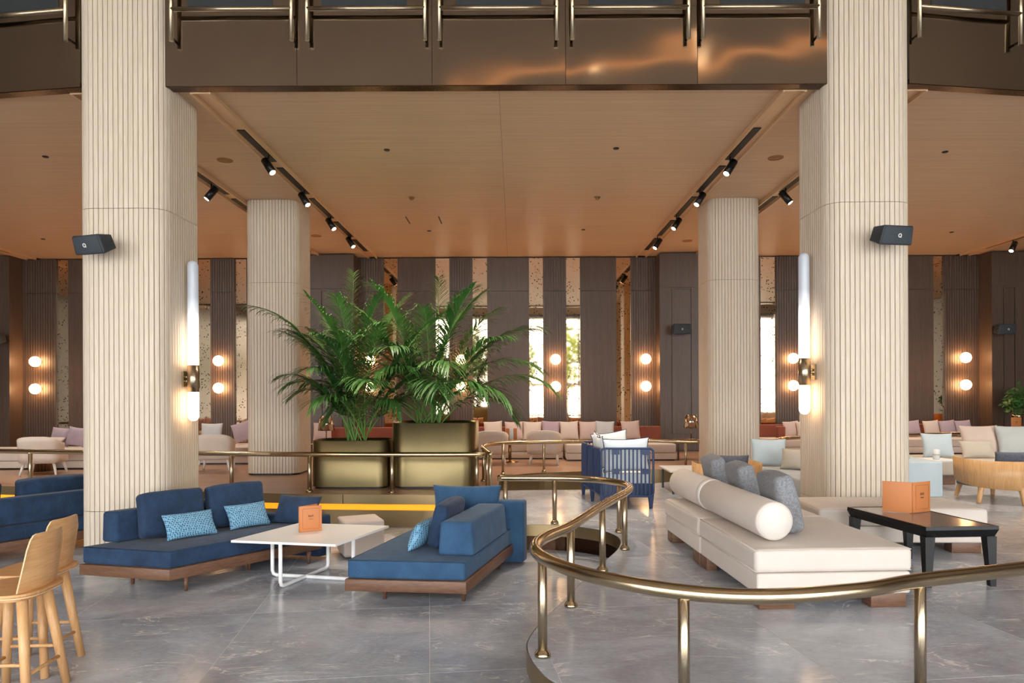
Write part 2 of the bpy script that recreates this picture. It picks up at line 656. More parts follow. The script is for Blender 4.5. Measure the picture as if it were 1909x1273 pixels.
def catmull(pts, n=8, closed=False):
    P = [Vector(p) for p in pts]
    out = []
    m_ = len(P)
    segs = m_ if closed else m_ - 1
    for i in range(segs):
        p0 = P[(i - 1) % m_] if closed or i > 0 else P[0] * 2 - P[1]
        p1, p2 = P[i], P[(i + 1) % m_]
        p3 = P[(i + 2) % m_] if closed or i + 2 < m_ else P[-1] * 2 - P[-2]
        for k in range(n):
            t = k / n
            out.append(0.5 * ((2 * p1) + (p2 - p0) * t + (2 * p0 - 5 * p1 + 4 * p2 - p3) * t * t + (3 * p1 - p0 - 3 * p2 + p3) * t ** 3))
    if not closed:
        out.append(P[-1])
    return out

def clip(poly, x0, x1, y0, y1):
    """polygon cut to an axis-aligned rectangle"""
    def cut(ps, inside, inter):
        out = []
        for i in range(len(ps)):
            a, b = ps[i - 1], ps[i]
            if inside(b):
                if not inside(a):
                    out.append(inter(a, b))
                out.append(b)
            elif inside(a):
                out.append(inter(a, b))
        return out
    def ix(x):
        return lambda a, b: (x, a[1] + (b[1] - a[1]) * (x - a[0]) / (b[0] - a[0]))
    def iy(y):
        return lambda a, b: (a[0] + (b[0] - a[0]) * (y - a[1]) / (b[1] - a[1]), y)
    ps = list(poly)
    for ins, inter in ((lambda p: p[0] >= x0, ix(x0)), (lambda p: p[0] <= x1, ix(x1)), (lambda p: p[1] >= y0, iy(y0)), (lambda p: p[1] <= y1, iy(y1))):
        if not ps:
            return []
        ps = cut(ps, ins, inter)
    return ps

def parea(p):
    return 0.5 * sum(p[i - 1][0] * p[i][1] - p[i][0] * p[i - 1][1] for i in range(len(p)))

ORD = ['first', 'second', 'third', 'fourth', 'fifth', 'sixth', 'seventh', 'eighth', 'ninth', 'tenth', 'eleventh', 'twelfth']
# ------------------------------------------------------------------ levels of the floor
Z1, Z3 = 0.34, 0.50          # lounge platform, timber deck; the sunken floor is z = 0
CEIL = 5.68
WALL_Y = 18.7

L1_front = catmull([(-0.25, 8.9, 0), (0.5, 8.87, 0), (0.95, 8.62, 0), (1.15, 8.3, 0), (1.2, 7.95, 0), (1.11, 7.49, 0), (0.905, 6.96, 0),
                    (0.72, 6.5, 0), (0.35, 5.5, 0), (0.232, 5.2, 0), (0.134, 4.9, 0), (0.079, 4.64, 0), (0.098, 4.395, 0), (0.146, 4.2, 0),
                    (0.229, 4.02, 0), (0.5, 3.7, 0), (0.86, 3.45, 0), (1.3, 3.39, 0), (1.8, 3.49, 0), (2.2, 3.66, 0), (3, 3.93, 0), (5, 4.6, 0),
                    (9, 5.9, 0), (16.4, 8.2, 0)], 5)
L1 = [(p.x, p.y) for p in L1_front] + [(16.4, 17.0), (10, 15.6), (6, 14.5), (5.0, 13.4), (4.75, 12.9), (3.5, 12.9), (3.3, 13.4), (2.7, 13.0), (2.0, 12.4), (1.2, 12.1), (0.3, 12.08), (-0.25, 12.06)]
L3_front = catmull([(-16.4, 13.4, 0), (-8.1, 11.6, 0), (-4.1, 10.76, 0), (-2.6, 10.55, 0), (-1.2, 10.43, 0), (-0.6, 10.35, 0), (-0.35, 10.45, 0), (-0.26, 10.8, 0),
                    (-0.26, 12.3, 0), (-0.1, 12.85, 0), (0.4, 13.3, 0), (1.0, 13.45, 0), (2.5, 13.9, 0), (3.2, 13.5, 0), (3.55, 12.98, 0),
                    (4.7, 12.98, 0), (5.1, 13.5, 0), (6, 14.5, 0), (10, 15.6, 0), (16.4, 17.1, 0)], 5)
L3 = [(p.x, p.y) for p in L3_front] + [(16.4, 18.8), (-16.4, 18.8)]

def offset(poly, d):
    """closed outline moved inwards by d"""
    a = parea(poly)
    out = []
    n = len(poly)
    for i in range(n):
        p, q, r_ = Vector(poly[i - 1]), Vector(poly[i]), Vector(poly[(i + 1) % n])
        t = ((q - p).normalized() + (r_ - q).normalized())
        if t.length < 1e-6:
            t = r_ - q
        t.normalize()
        nrm = Vector((-t.y, t.x)) * (1 if a > 0 else -1)
        out.append(tuple(q + nrm * d))
    return out

def tiled(parent, poly, z, size, ang, org, region=None, mat='marble', th=0.005):
    """large stone tiles, each a mesh of its own, cut to the outline"""
    c, s_ = math.cos(ang), math.sin(ang)
    loc = [((x - org[0]) * c + (y - org[1]) * s_, -(x - org[0]) * s_ + (y - org[1]) * c) for x, y in poly]
    xs, ys = [p[0] for p in loc], [p[1] for p in loc]
    g_ = 0.0026
    for i in range(math.floor(min(xs) / size), math.ceil(max(xs) / size)):
        for j in range(math.floor(min(ys) / size), math.ceil(max(ys) / size)):
            q = clip(loc, i * size + g_, (i + 1) * size - g_, j * size + g_, (j + 1) * size - g_)
            if len(q) < 3 or abs(parea(q)) < 0.01:
                continue
            w = []
            for x, y in q:
                p = (org[0] + x * c - y * s_, org[1] + x * s_ + y * c)
                if not w or (Vector(p) - Vector(w[-1])).length > 1e-4:
                    w.append(p)
            if parea(w) < 0:
                w.reverse()
            cx, cy = sum(p[0] for p in w) / len(w), sum(p[1] for p in w) / len(w)
            if region and not (region[0] < cx < region[1] and region[2] < cy < region[3]):
                continue
            b = G().prism([(x - cx, y - cy) for x, y in w], -th, 0)
            o = link('marble_tile', b.mesh('marble_tile', mat), parent, (cx, cy, z))

floor = struct('floor', G().box(-16.6, 16.6, -20.0, 18.9, -0.15, -0.0012), 'joint_grey')
tiled(floor, [(-16.4, -6.6), (3.4, -6.6), (3.4, 13.4), (-16.4, 13.4)], 0.0, 1.6, R(7), (-2.4, 6.4), region=(-11, 3.4, -3, 13.4))
g = G()
g.box(-16.4, -11, -6.6, 13.5, -0.0049, -0.0005)
g.box(-11, 16.4, -6.6, -2.4, -0.0049, -0.0006)
g.box(3.2, 16.4, -2.4, 9.0, -0.0049, -0.0007)
struct('floor_margin', g, 'marble', floor)

# lounge platform: brass face above, recessed kick below, its shade put into dark bronze
g = G().prism(L1, 0.2, Z1 - 0.0012)
platform = struct('floor_lounge_platform', g, 'joint_grey')
g = G()
n_ = len(L1_front)
def ribbon(g, path, z0, z1, out=0.0, poly=None):
    v = [(p[0], p[1], z0) for p in path] + [(p[0], p[1], z1) for p in path]
    n = len(path)
    g.add(v, [[i, i + 1, n + i + 1, n + i] for i in range(n - 1)], True)
    return g
outl = [tuple(p) for p in offset(L1, -0.006)]
struct('brass_fascia', ribbon(G(), outl, 0.195, Z1 - 0.003), 'brass_riser', platform)
inl = offset(L1, 0.07)
struct('kick_panel', G().prism(inl, 0.0, 0.2), 'bronze_soffit', platform)
tiled(platform, L1, Z1, 1.6, R(7.1), (1.508 - 0.02, 7.14), region=(-1, 11, 3, 15))
struct('floor_lounge_far', G().prism([(10, 6.4), (16.3, 8.3), (16.3, 16.9), (10, 15.4)], Z1 - 0.0049, Z1 - 0.0004), 'marble', platform)

# timber deck with its brass riser and amber strip light
deck = struct('floor_timber_deck', G().prism(L3, Z3 - 0.02, Z3), 'wood_floor')
outl = offset(L3, -0.006)
nf = len(L3_front)
seam = None
struct('brass_fascia', ribbon(G(), outl[:nf], 0.355, Z3 - 0.002), 'brass_riser', deck)
inl = offset(L3, 0.05)
struct('deck_body', G().prism(offset(L3, 0.02), 0.36, Z3 - 0.02), 'concrete', deck)
struct('kick_panel', G().prism(offset(L3, 0.075), 0.0, 0.36), 'brass_riser', deck)
k_end = next(i for i, p in enumerate(L3_front) if p.x > -0.45)
strip = G()
ribbon(strip, offset(L3, 0.03)[:k_end], 0.262, 0.354)
led = single('strip_light', strip, 'led_amber', 'amber light strip under the brass lip of the timber deck', 'light strip')
# thin joints in the brass face of the deck
for u in (-9.6, -6.9, -4.9, -2.5, -0.95):
    i = min(range(nf), key=lambda k: abs(L3_front[k].x - u))
    p = outl[i]
    o = link('joint_cover', G().box(-0.004, 0.004, -0.004, 0.004, 0.36, Z3 - 0.003).mesh('joint_cover', 'bronze_soffit'), deck, (p[0], p[1], 0))

# ------------------------------------------------------------------ ceiling over the lounge
ceiling = struct('ceiling', G().prism([(-16.6, 10.1), (-5.0, 8.47), (-5.0, 8.34), (4.6, 8.34), (4.6, 8.47), (16.6, 10.1), (16.6, 18.9), (-16.6, 18.9)], CEIL + 0.012, CEIL + 0.06), 'ceiling_dark')
cols_x = [(-16.5, -12.92), (-12.68, -9.0), (-9.0, -5.3), (-5.08, -3.86), (-3.64, -0.17), (-0.17, 3.25), (3.51, 4.74), (4.96, 8.5), (8.5, 11.84), (12.08, 16.5)]
rows_y = [8.36, 9.4, 10.1, 10.85, 11.55, 12.25, 13.0, 13.75, 14.5, 15.2, 15.9, 16.6, 17.3, 18.0, 18.72]
for (x0, x1) in cols_x:
    for a, b in zip(rows_y, rows_y[1:]):
        if a < 9 and (x0 < -6 or x1 > 6):
            # the first row of the outer bays follows the splayed balcony front
            fy = lambda x: 8.37 + max(0.0, (x - 4.66) if x > 0 else (-5.09 - x)) * math.tan(R(8))
            if max(fy(x0), fy(x1)) < b:
                cx_ = (x0 + x1) / 2
                q = [(x0 + 0.002 - cx_, fy(x0) - b), (x1 - 0.002 - cx_, fy(x1) - b), (x1 - 0.002 - cx_, -0.0015), (x0 + 0.002 - cx_, -0.0015)]
                link('ceiling_panel', G().prism(q, 0, 0.014).mesh('ceiling_panel', 'oak_ceiling'), ceiling, (cx_, b, CEIL))
            continue
        w, d = x1 - x0 - 0.004, b - a - 0.003
        link('ceiling_panel', G().box(-w / 2, w / 2, -d / 2, d / 2, 0, 0.014).mesh('ceiling_panel', 'oak_ceiling'), ceiling, ((x0 + x1) / 2, (a + b) / 2, CEIL))

TRACKS = [(-12.92, -12.68, 'far left bay edge'), (-5.3, -5.08, 'left of the left columns'), (-3.86, -3.64, 'right of the left columns'),
          (3.25, 3.51, 'left of the right columns'), (4.74, 4.96, 'right of the right columns'), (11.84, 12.08, 'far right bay edge')]
TL = ['long oak ceiling slot at the outer edge of the far left bay', 'oak ceiling slot on the outer side of the left columns',
      'long oak ceiling slot bounding the middle bay on its left', 'long oak ceiling slot bounding the middle bay on its right',
      'oak ceiling slot on the outer side of the right columns', 'long oak ceiling slot at the outer edge of the far right bay']
for (x0, x1, _), lab in zip(TRACKS, TL):
    t = thing('ceiling_track', lab, 'light track', ((x0 + x1) / 2, 13.4, CEIL), group='recessed track slots in the oak ceiling')
    w = x1 - x0
    for s_ in (-1, 1):
        part('fin', G().box(s_ * w / 2 - 0.014, s_ * w / 2 + 0.014, -5.04, 5.1, -0.065, 0.012), 'oak_trim', t)
    part('slot_roof', G().box(-w / 2 + 0.015, w / 2 - 0.015, -5.04, 5.1, -0.02, 0.0), 'oak_trim', t)
    part('end_block', G().box(-w / 2 + 0.015, w / 2 - 0.015, -5.045, -5.02, -0.06, 0.0), 'oak_trim', t)
    inner = 1 if x0 < 0 else -1
    for (a, b) in ((-3.8, -2.5), (-2.2, -0.75), (-0.45, 1.0), (1.3, 2.7), (3.0, 4.3)):
        xa = inner * (w / 2 - 0.06)
        xb = inner * (w / 2 - 0.165)
        part('track_channel', G().box(min(xa, xb), max(xa, xb), a, b, -0.034, -0.021), 'black_track', t)

# ------------------------------------------------------------------ shell of the tall hall in front
struct('wall_left', G().box(-16.8, -16.5, -6.9, 18.9, -0.1, 9.8), 'dark_oak')
struct('wall_right', G().box(16.5, 16.8, -6.9, 18.9, -0.1, 9.8), 'dark_oak')
struct('ceiling_hall', G().box(-16.8, 16.8, -6.9, 8.9, 9.6, 9.9), 'lobby_ceiling')
struct('wall_mezzanine', G().box(-16.6, 16.6, 8.75, 8.95, 5.7, 9.7), 'dark_oak')
struct('wall_front', G().box(-16.6, 16.6, -6.95, -6.65, 7.0, 9.8), 'lobby_ceiling')
for i in range(8):
    x0 = -16.4 + i * 4.1
    g = G()
    g.box(x0 - 0.06, x0 + 0.06, -6.88, -6.72, 0, 7.0)
    g.box(x0 + 4.04, x0 + 4.1 - 0.0, -6.87, -6.73, 0, 7.0)
    g.box(x0, x0 + 4.1, -6.86, -6.62, 6.72, 7.02)
    for z in (0.04, 4.0, 6.1):
        g.box(x0, x0 + 4.1, -6.85, -6.75, z - 0.05, z + 0.05)
    w = struct('window_%d' % (i + 1), g, 'facade_frame')
    for (a, b) in ((0.09, 3.95), (4.05, 6.05), (6.15, 6.72)):
        part('pane', G().box(x0 + 0.06, x0 + 4.04, -6.806, -6.794, a, b), 'window_glass', w)

# ------------------------------------------------------------------ back wall: dark oak panels, ribbed panels, mirror strips, piers
KX = WALL_Y / 1300
back = struct('wall_back', G().box(-16.6, 16.6, WALL_Y + 0.02, WALL_Y + 0.3, Z3 - 0.02, CEIL + 0.1), 'groove_dark')
SEG = [(-188, -76, 'P'), (-76, -30, 'F'), (-30, 47, 'D'), (47, 108, 'F'), (108, 131, 'M'), (131, 193, 'P'), (193, 219, 'M'), (219, 262, 'F'), (262, 289, 'M'), (289, 370, 'P'),
       (370, 395, 'M'), (395, 440, 'F'), (440, 462, 'M'), (462, 529, 'P'), (529, 556, 'M'), (556, 590, 'F'), (590, 670, 'D'), (670, 717, 'F'), (717, 743, 'M'),
       (743, 813, 'P'), (813, 839, 'M'), (839, 882, 'F'), (882, 909, 'M'), (909, 987, 'P'), (987, 1013, 'M'), (1013, 1056, 'F'), (1056, 1082, 'M'), (1082, 1149, 'P'),
       (1149, 1176, 'M'), (1176, 1222, 'F'), (1222, 1300, 'D'), (1300, 1346, 'F'), (1346, 1372, 'M'), (1372, 1417, 'P'), (1417, 1446, 'M'), (1446, 1488, 'F'), (1488, 1512, 'M'),
       (1512, 1590, 'P'), (1590, 1616, 'M'), (1616, 1660, 'F'), (1660, 1690, 'M'), (1690, 1738, 'P'), (1738, 1758, 'M'), (1758, 1822, 'F'), (1822, 1885, 'D'), (1885, 1930, 'F'),
       (1930, 1956, 'M'), (1956, 2105, 'P')]
JZ = 4.76
for (u0, u1, k) in SEG:
    x0, x1 = (u0 - 959) * KX, (u1 - 959) * KX
    cx, w = (x0 + x1) / 2, x1 - x0
    if k == 'P':
        for (a, b) in ((Z3, JZ - 0.004), (JZ + 0.004, CEIL - 0.03)):
            o = link('oak_panel', G().box(-w / 2, w / 2, -0.07, 0, a - JZ, b - JZ).mesh('oak_panel', 'dark_oak'), back, (cx, WALL_Y, JZ))
    elif k == 'F':
        n = max(6, round(w / 0.068))
        for (a, b) in ((Z3, JZ - 0.004), (JZ + 0.004, CEIL - 0.03)):
            g = G().box(-w / 2, w / 2, -0.06, 0, a - JZ, b - JZ)
            for i in range(n):
                xa = -w / 2 + w * i / n
                g.box(xa + 0.005, xa + w / n - 0.005, -0.085, -0.058, a - JZ + 0.001, b - JZ - 0.001)
            link('ribbed_panel', g.mesh('ribbed_panel', 'dark_oak_flute'), back, (cx, WALL_Y, JZ))
    elif k == 'M':
        link('mirror_strip', G().box(-w / 2, w / 2, -0.02, 0, Z3, CEIL - 0.03).mesh('mirror_strip', 'antique_mirror'), back, (cx, WALL_Y, 0))
    else:
        d = 0.55
        p = link('pier', G().box(-w / 2, w / 2, -d, 0, Z3, CEIL - 0.02).mesh('pier', 'dark_oak'), back, (cx, WALL_Y, 0))
        for (a, b) in ((Z3 + 0.02, JZ - 0.004), (JZ + 0.004, CEIL - 0.03)):
            g = G()
            if b < 5:
                i0, i1, t0, t1 = -w / 2 + 0.3, w / 2 - 0.3, a + 0.42, b - 0.04
                g.box(-w / 2, i0, -d - 0.03, -d, a, b)
                g.box(i1, w / 2, -d - 0.03, -d, a, b)
                g.box(i0, i1, -d - 0.03, -d, a, t0)
                g.box(i0, i1, -d - 0.03, -d, t1, b)
                g.box(i0 + 0.02, i1 - 0.02, -d - 0.022, -d, t0 + 0.02, t1 - 0.02)
            else:
                g.box(-w / 2, w / 2, -d - 0.03, -d, a, b)
            link('pier_facing', g.mesh('pier_facing', 'dark_oak'), p)

# ------------------------------------------------------------------ balcony front with bronze panels
bal = struct('wall_balcony', G().box(-4.1, 3.7, 8.24, 8.335, 5.66, 7.4), 'bronze_soffit')
BX = [-4.11, -2.54, -0.952, 0.618, 2.17, 3.71]
for a, b in zip(BX, BX[1:]):
    w = b - a - 0.006
    link('fascia_panel', G().box(-w / 2, w / 2, 0, 0.04, 0, 0.92).mesh('fascia_panel', 'bronze_fascia'), bal, ((a + b) / 2, 8.2, 5.64))
    link('inset_glass', G().box(-0.5, 0.5, -0.004, 0.0, 0, 0.7).mesh('inset_glass', 'glass_dark'), bal, ((a + b) / 2, 8.2, 6.55))
    link('upper_panel', G().box(-w / 2, w / 2, 0, 0.04, 0, 0.84).mesh('upper_panel', 'bronze_fascia'), bal, ((a + b) / 2, 8.2, 6.561))
link('soffit', G().box(-4.11, 3.71, 8.205, 8.35, 5.632, 5.66).mesh('soffit', 'bronze_soffit'), bal)
for sgn, xs, nm in ((-1, -5.09, 'left'), (1, 4.66, 'right')):
    ang = R(8) * (1 if sgn > 0 else -1)
    w2 = struct('wall_balcony_%s' % nm, G().box(min(xs, xs + sgn * 11.8), max(xs, xs + sgn * 11.8), 8.9, 9.3, 5.69, 7.4), 'bronze_soffit')
    for i in range(7):
        a = i * 1.57
        cxp, cyp = xs + sgn * (a + 0.785) * math.cos(R(8)), 8.2 + (a + 0.785) * math.sin(R(8))
        link('fascia_panel', G().box(-0.782, 0.782, 0, 0.04, 0, 1.76).mesh('fascia_panel', 'bronze_fascia'), w2, (cxp, cyp, 5.64), (0, 0, ang))
        link('soffit', G().box(-0.785, 0.785, 0.005, 0.14, -0.008, 0.05).mesh('soffit', 'bronze_soffit'), w2, (cxp, cyp, 5.64), (0, 0, ang))
        if i in (0, 1):
            link('inset_glass', G().box(-0.5, 0.5, -0.004, 0, 0, 0.7).mesh('inset_glass', 'glass_dark'), w2, (cxp, cyp, 6.53), (0, 0, ang))

# ------------------------------------------------------------------ timber-slatted columns
def rsq(s, r):
    """outline of a rounded square, as (point, normal) by length along it"""
    h = s / 2 - r
    segs = []
    for k in range(4):
        a = k * PI / 2
        d = Vector((math.cos(a + PI / 2), math.sin(a + PI / 2)))
        nrm = Vector((math.cos(a), math.sin(a)))
        segs.append(('l', nrm * (s / 2) - d * h, d, nrm, 2 * h))
        segs.append(('a', nrm * h + d * h, a, None, r * PI / 2))
    total = sum(q[4] for q in segs)
    def at(t):
        t %= total
        for q in segs:
            if t <= q[4] + 1e-9:
                if q[0] == 'l':
                    return q[1] + q[2] * t, q[3]
                a = q[2] + t / r
                n = Vector((math.cos(a), math.sin(a)))
                return q[1] + n * r, n
            t -= q[4]
        return segs[0][1], segs[0][3]
    return at, total

def column(label, cx, cy, s, z0, z1, joints, single_slats, pitch=0.058):
    r = 0.2
    t = thing('slatted_column', label, 'column', (cx, cy, z0), group='oak slatted columns')
    at, total = rsq(s, r)
    n = round(total / pitch)
    at_in, tin = rsq(s - 0.026, r - 0.013)
    core = [tuple(at_in(tin * i / 120)[0]) for i in range(120)]
    part('core', G().prism(core, 0.0, z1 - z0), 'oak_groove', t)
    part('plinth', G().prism([tuple(p * 0.985) for p in [at(total * i / 80)[0] for i in range(80)]], 0.0, 0.03), 'black_metal', t)
    tiers = list(zip([z0 + 0.03] + joints, joints + [z1]))
    for (a, b) in tiers:
        big = G()
        for i in range(n):
            g = G()
            t0, t1 = total * i / n, total * (i + 1) / n
            gap = 0.0032
            sub = [t0 + gap, t0 + gap + 0.005, (t0 + t1) / 2, t1 - gap - 0.005, t1 - gap]
            outp = [at(q) for q in sub]
            za, zb = a - z0 + 0.003, b - z0 - 0.003
            ring = [p - nn * 0.012 for p, nn in (outp[0], outp[-1])]
            prof = [ring[0], outp[0][0] - outp[0][1] * 0.004, outp[1][0], outp[2][0], outp[3][0], outp[4][0] - outp[4][1] * 0.004, ring[1]]
            g.prism([tuple(p) for p in prof], za, zb)
            if single_slats:
                # a slat of its own, with its origin on its own face
                c = outp[2][0]
                g.v = [p - Vector((c.x, c.y, 0)) for p in g.v]
                link('slat', g.mesh('slat', 'oak_column'), t, (c.x, c.y, 0))
            else:
                big.add(g.v, g.f, False)
        if not single_slats:
            part('slats', big, 'oak_column', t, kind='stuff')
    return t

column('near slatted oak column rising behind the blue velvet sofa', -4.58, 8.61, 1.03, 0.0, 7.4, [0.66, 4.18], True)
column('near slatted oak column rising behind the cream chaise with the bolsters', 4.165, 8.605, 1.0, Z1, 7.4, [0.72, 4.22], True)
column('far slatted oak column beside the bronze planters', -4.57, 13.6, 1.0, Z3, CEIL, [4.12], False)
column('far slatted oak column beyond the oak tub chair and navy settee', 4.17, 13.6, 0.98, Z3, CEIL, [4.14], False)

# bronze grab rails on the balcony front
def grab_rail(label, xa, xb, y, rz=0.0, org=None):
    t = thing('grab_rail', label, 'rail', org or ((xa + xb) / 2, y, 6.12), rz, group='bronze rails on the balcony front')
    h = (xb - xa) / 2
    for s_ in (-1, 1):
        part('post', G().tube([(s_ * h, 0, 0.0), (s_ * h, 0, 1.2)], 0.025, 14), 'brass_post', t)
        part('bracket', G().tube([(s_ * h, 0.0, 0.05), (s_ * h, 0.1, 0.05)], 0.014, 10).tube([(s_ * h, 0.0, 1.1), (s_ * h, 0.1, 1.1)], 0.014, 10), 'bronze_soffit', t)
    part('crossbar', G().tube([(-h, 0, 0.37), (h, 0, 0.37)], 0.026, 14), 'brass_post', t)
lab = ['bronze rail on the middle balcony front, leftmost of five', 'bronze rail on the middle balcony front, second of five', 'bronze rail at the centre of the middle balcony front',
       'bronze rail on the middle balcony front, fourth of five', 'bronze rail on the middle balcony front, rightmost of five']
for l_, (a, b) in zip(lab, ((322, 546), (575, 795), (822, 1041), (1070, 1287), (1314, 1530))):
    grab_rail(l_, (a - 959) * 8.1 / 1300, (b - 959) * 8.1 / 1300, 8.1)
grab_rail('bronze rail on the balcony front beyond the left column', -0.66, 0.66, 0, -R(8), (-5.21 - 0.654, 8.12 + 0.092, 6.13))
grab_rail('bronze rail on the balcony front beyond the right column', -0.66, 0.66, 0, R(8), (4.74 + 0.654, 8.12 + 0.092, 6.13))

# ------------------------------------------------------------------ what lies outside the glazed front (seen in the mirrors)
struct('ground_terrace', G().box(-40, 40, -45, -6.9, -0.3, -0.16), 'paving')
def tree(label, x, y, h, spread, seed):
    rnd = random.Random(seed)
    t = thing('garden_tree', label, 'tree', (x, y, -0.16), group='trees outside the glazed front')
    part('trunk', G().tube(catmull([(0, 0, 0), (0.1, 0.1, h * 0.3), (-0.05, 0, h * 0.6)], 4), 0.17, 8, rend=0.07), 'bark', t)
    v, f = [], []
    for i in range(1100):
        u = rnd.random() ** 0.4
        th, ph = rnd.uniform(0, 2 * PI), math.acos(rnd.uniform(-1, 1))
        lump = 1 + 0.25 * math.sin(3 * th + seed) * math.sin(2 * ph)
        c = Vector((spread * u * lump * math.sin(ph) * math.cos(th), spread * u * lump * math.sin(ph) * math.sin(th), h * 0.66 + h * 0.34 * u * math.cos(ph)))
        a = Vector((rnd.gauss(0, 1), rnd.gauss(0, 1), rnd.gauss(0, 1))).normalized()
        b = a.orthogonal().normalized()
        q = rnd.uniform(0.12, 0.24)
        k = len(v)
        v += [c - a * q, c + b * q * 0.5, c + a * q, c - b * q * 0.5]
        f.append([k, k + 1, k + 2, k + 3])
    part('foliage', G().add(v, f, False), 'tree_leaf', t, kind='stuff')
TREES = [(-13.2, -12.6, 6.4, 'mirrored at the far left edge'), (-9.8, -11.6, 7.0, 'mirrored just left of the left column'), (-6.4, -12.8, 6.6, 'mirrored between the two left columns'), (-3.0, -11.6, 7.0, 'mirrored behind the lower palm'),
         (0.3, -12.8, 6.8, 'mirrored at the middle of the back wall'), (3.6, -11.7, 7.2, 'mirrored left of the far right column'), (7.0, -12.7, 6.6, 'mirrored beside the right tube lamp'), (10.4, -11.8, 7.0, 'mirrored right of the right column'), (13.6, -12.9, 6.8, 'mirrored at the far right edge')]
for i, (x, y, h, l_) in enumerate(TREES):
    tree('leafy garden tree outside the glazing, ' + l_, x, y, h, 1.5, i)
t = thing('pergola', 'pale timber pergola outside, mirrored low in the wall strips', 'pergola', (0, -9.6, -0.16))
for i in range(9):
    x = -12 + i * 3
    part('post', G().box(x - 0.09, x + 0.09, -0.09, 0.09, 0, 2.7), 'bark', t)
for y in (-0.5, 0.5):
    part('beam', G().box(-12.5, 12.5, y - 0.05, y + 0.05, 2.7, 2.9), 'bark', t)
# ================================================================== foreground furniture
V2 = lambda p: Vector((p[0], p[1], 0))

def along(g, w, L, h, z0, r, ctr, ex, ey, n=3, flat=1, bulge=0.0, topw=1.0):
    """rounded block on a skewed plan: x runs along ex, y along ey"""
    def fn(q):
        k = 1 + (topw - 1) * (q.z / h + 0.5)
        x = q.x * k
        z = q.z + h / 2
        if bulge and q.z > 0:
            z += bulge * max(0, 1 - (2 * q.x / w) ** 2) * max(0, 1 - (2 * q.y / L) ** 2)
        p = ctr + ex * x + ey * q.y
        return (p.x, p.y, z + z0)
    return g.rbox(w, L, h, r, n, flat, fn=fn)

def blue_sofa(label, F, K, ld, L, block_w, block_t0, leg_pts, fab, end=(1.1, 0.0, 0.72), bo=0.03, t1=1.0):
    F, K, ld = V2(F), V2(K), V2(ld).normalized()
    ex = (F - K).normalized()
    w = (F - K).length
    ctr = (F + K) / 2 + ld * (L / 2)
    t = thing('velvet_sofa', label, 'sofa', (ctr.x, ctr.y, 0), group='blue velvet sofas on walnut frames')
    part('frame', along(G(), w, L, 0.112, 0.138, 0.006, ctr, ex, ld, 1), 'walnut', t, world=True)
    part('seat_cushion', along(G(), w - 0.03, L - 0.03, 0.178, 0.252, 0.028, ctr, ex, ld, 3, 6, 0.012), fab, t, world=True)
    bl = L * (t1 - block_t0)
    bc = K + ex * (block_w / 2 + bo) + ld * (L * block_t0 + bl / 2)
    part('backrest', along(G(), block_w, bl - 0.03, 0.33, 0.437, 0.035, bc, ex, ld, 3, 4, 0.0, 0.86), fab, t, world=True)
    ec = K + ex * (end[0] / 2 + end[1]) + ld * (L + 0.1)
    part('end_panel', along(G(), end[0], 0.19, end[2], 0.03, 0.03, ec, ex, ld, 3), fab, t, world=True)
    for p in leg_pts:
        part('leg', G().tube([(p[0], p[1], 0), (p[0], p[1], 0.14)], 0.017, 14, rend=0.027), 'walnut_leg', t, world=True)
    # raised seam round the top of the seat
    c = [ctr + ex * (sx * (w / 2 - 0.024)) + ld * (sy * (L / 2 - 0.024)) for sx, sy in ((-1, -1), (1, -1), (1, 1), (-1, 1))]
    part('piping', G().tube([(p.x, p.y, 0.424) for p in c], 0.005, 6, closed=True), fab, t, world=True)
    return t, ex, ld

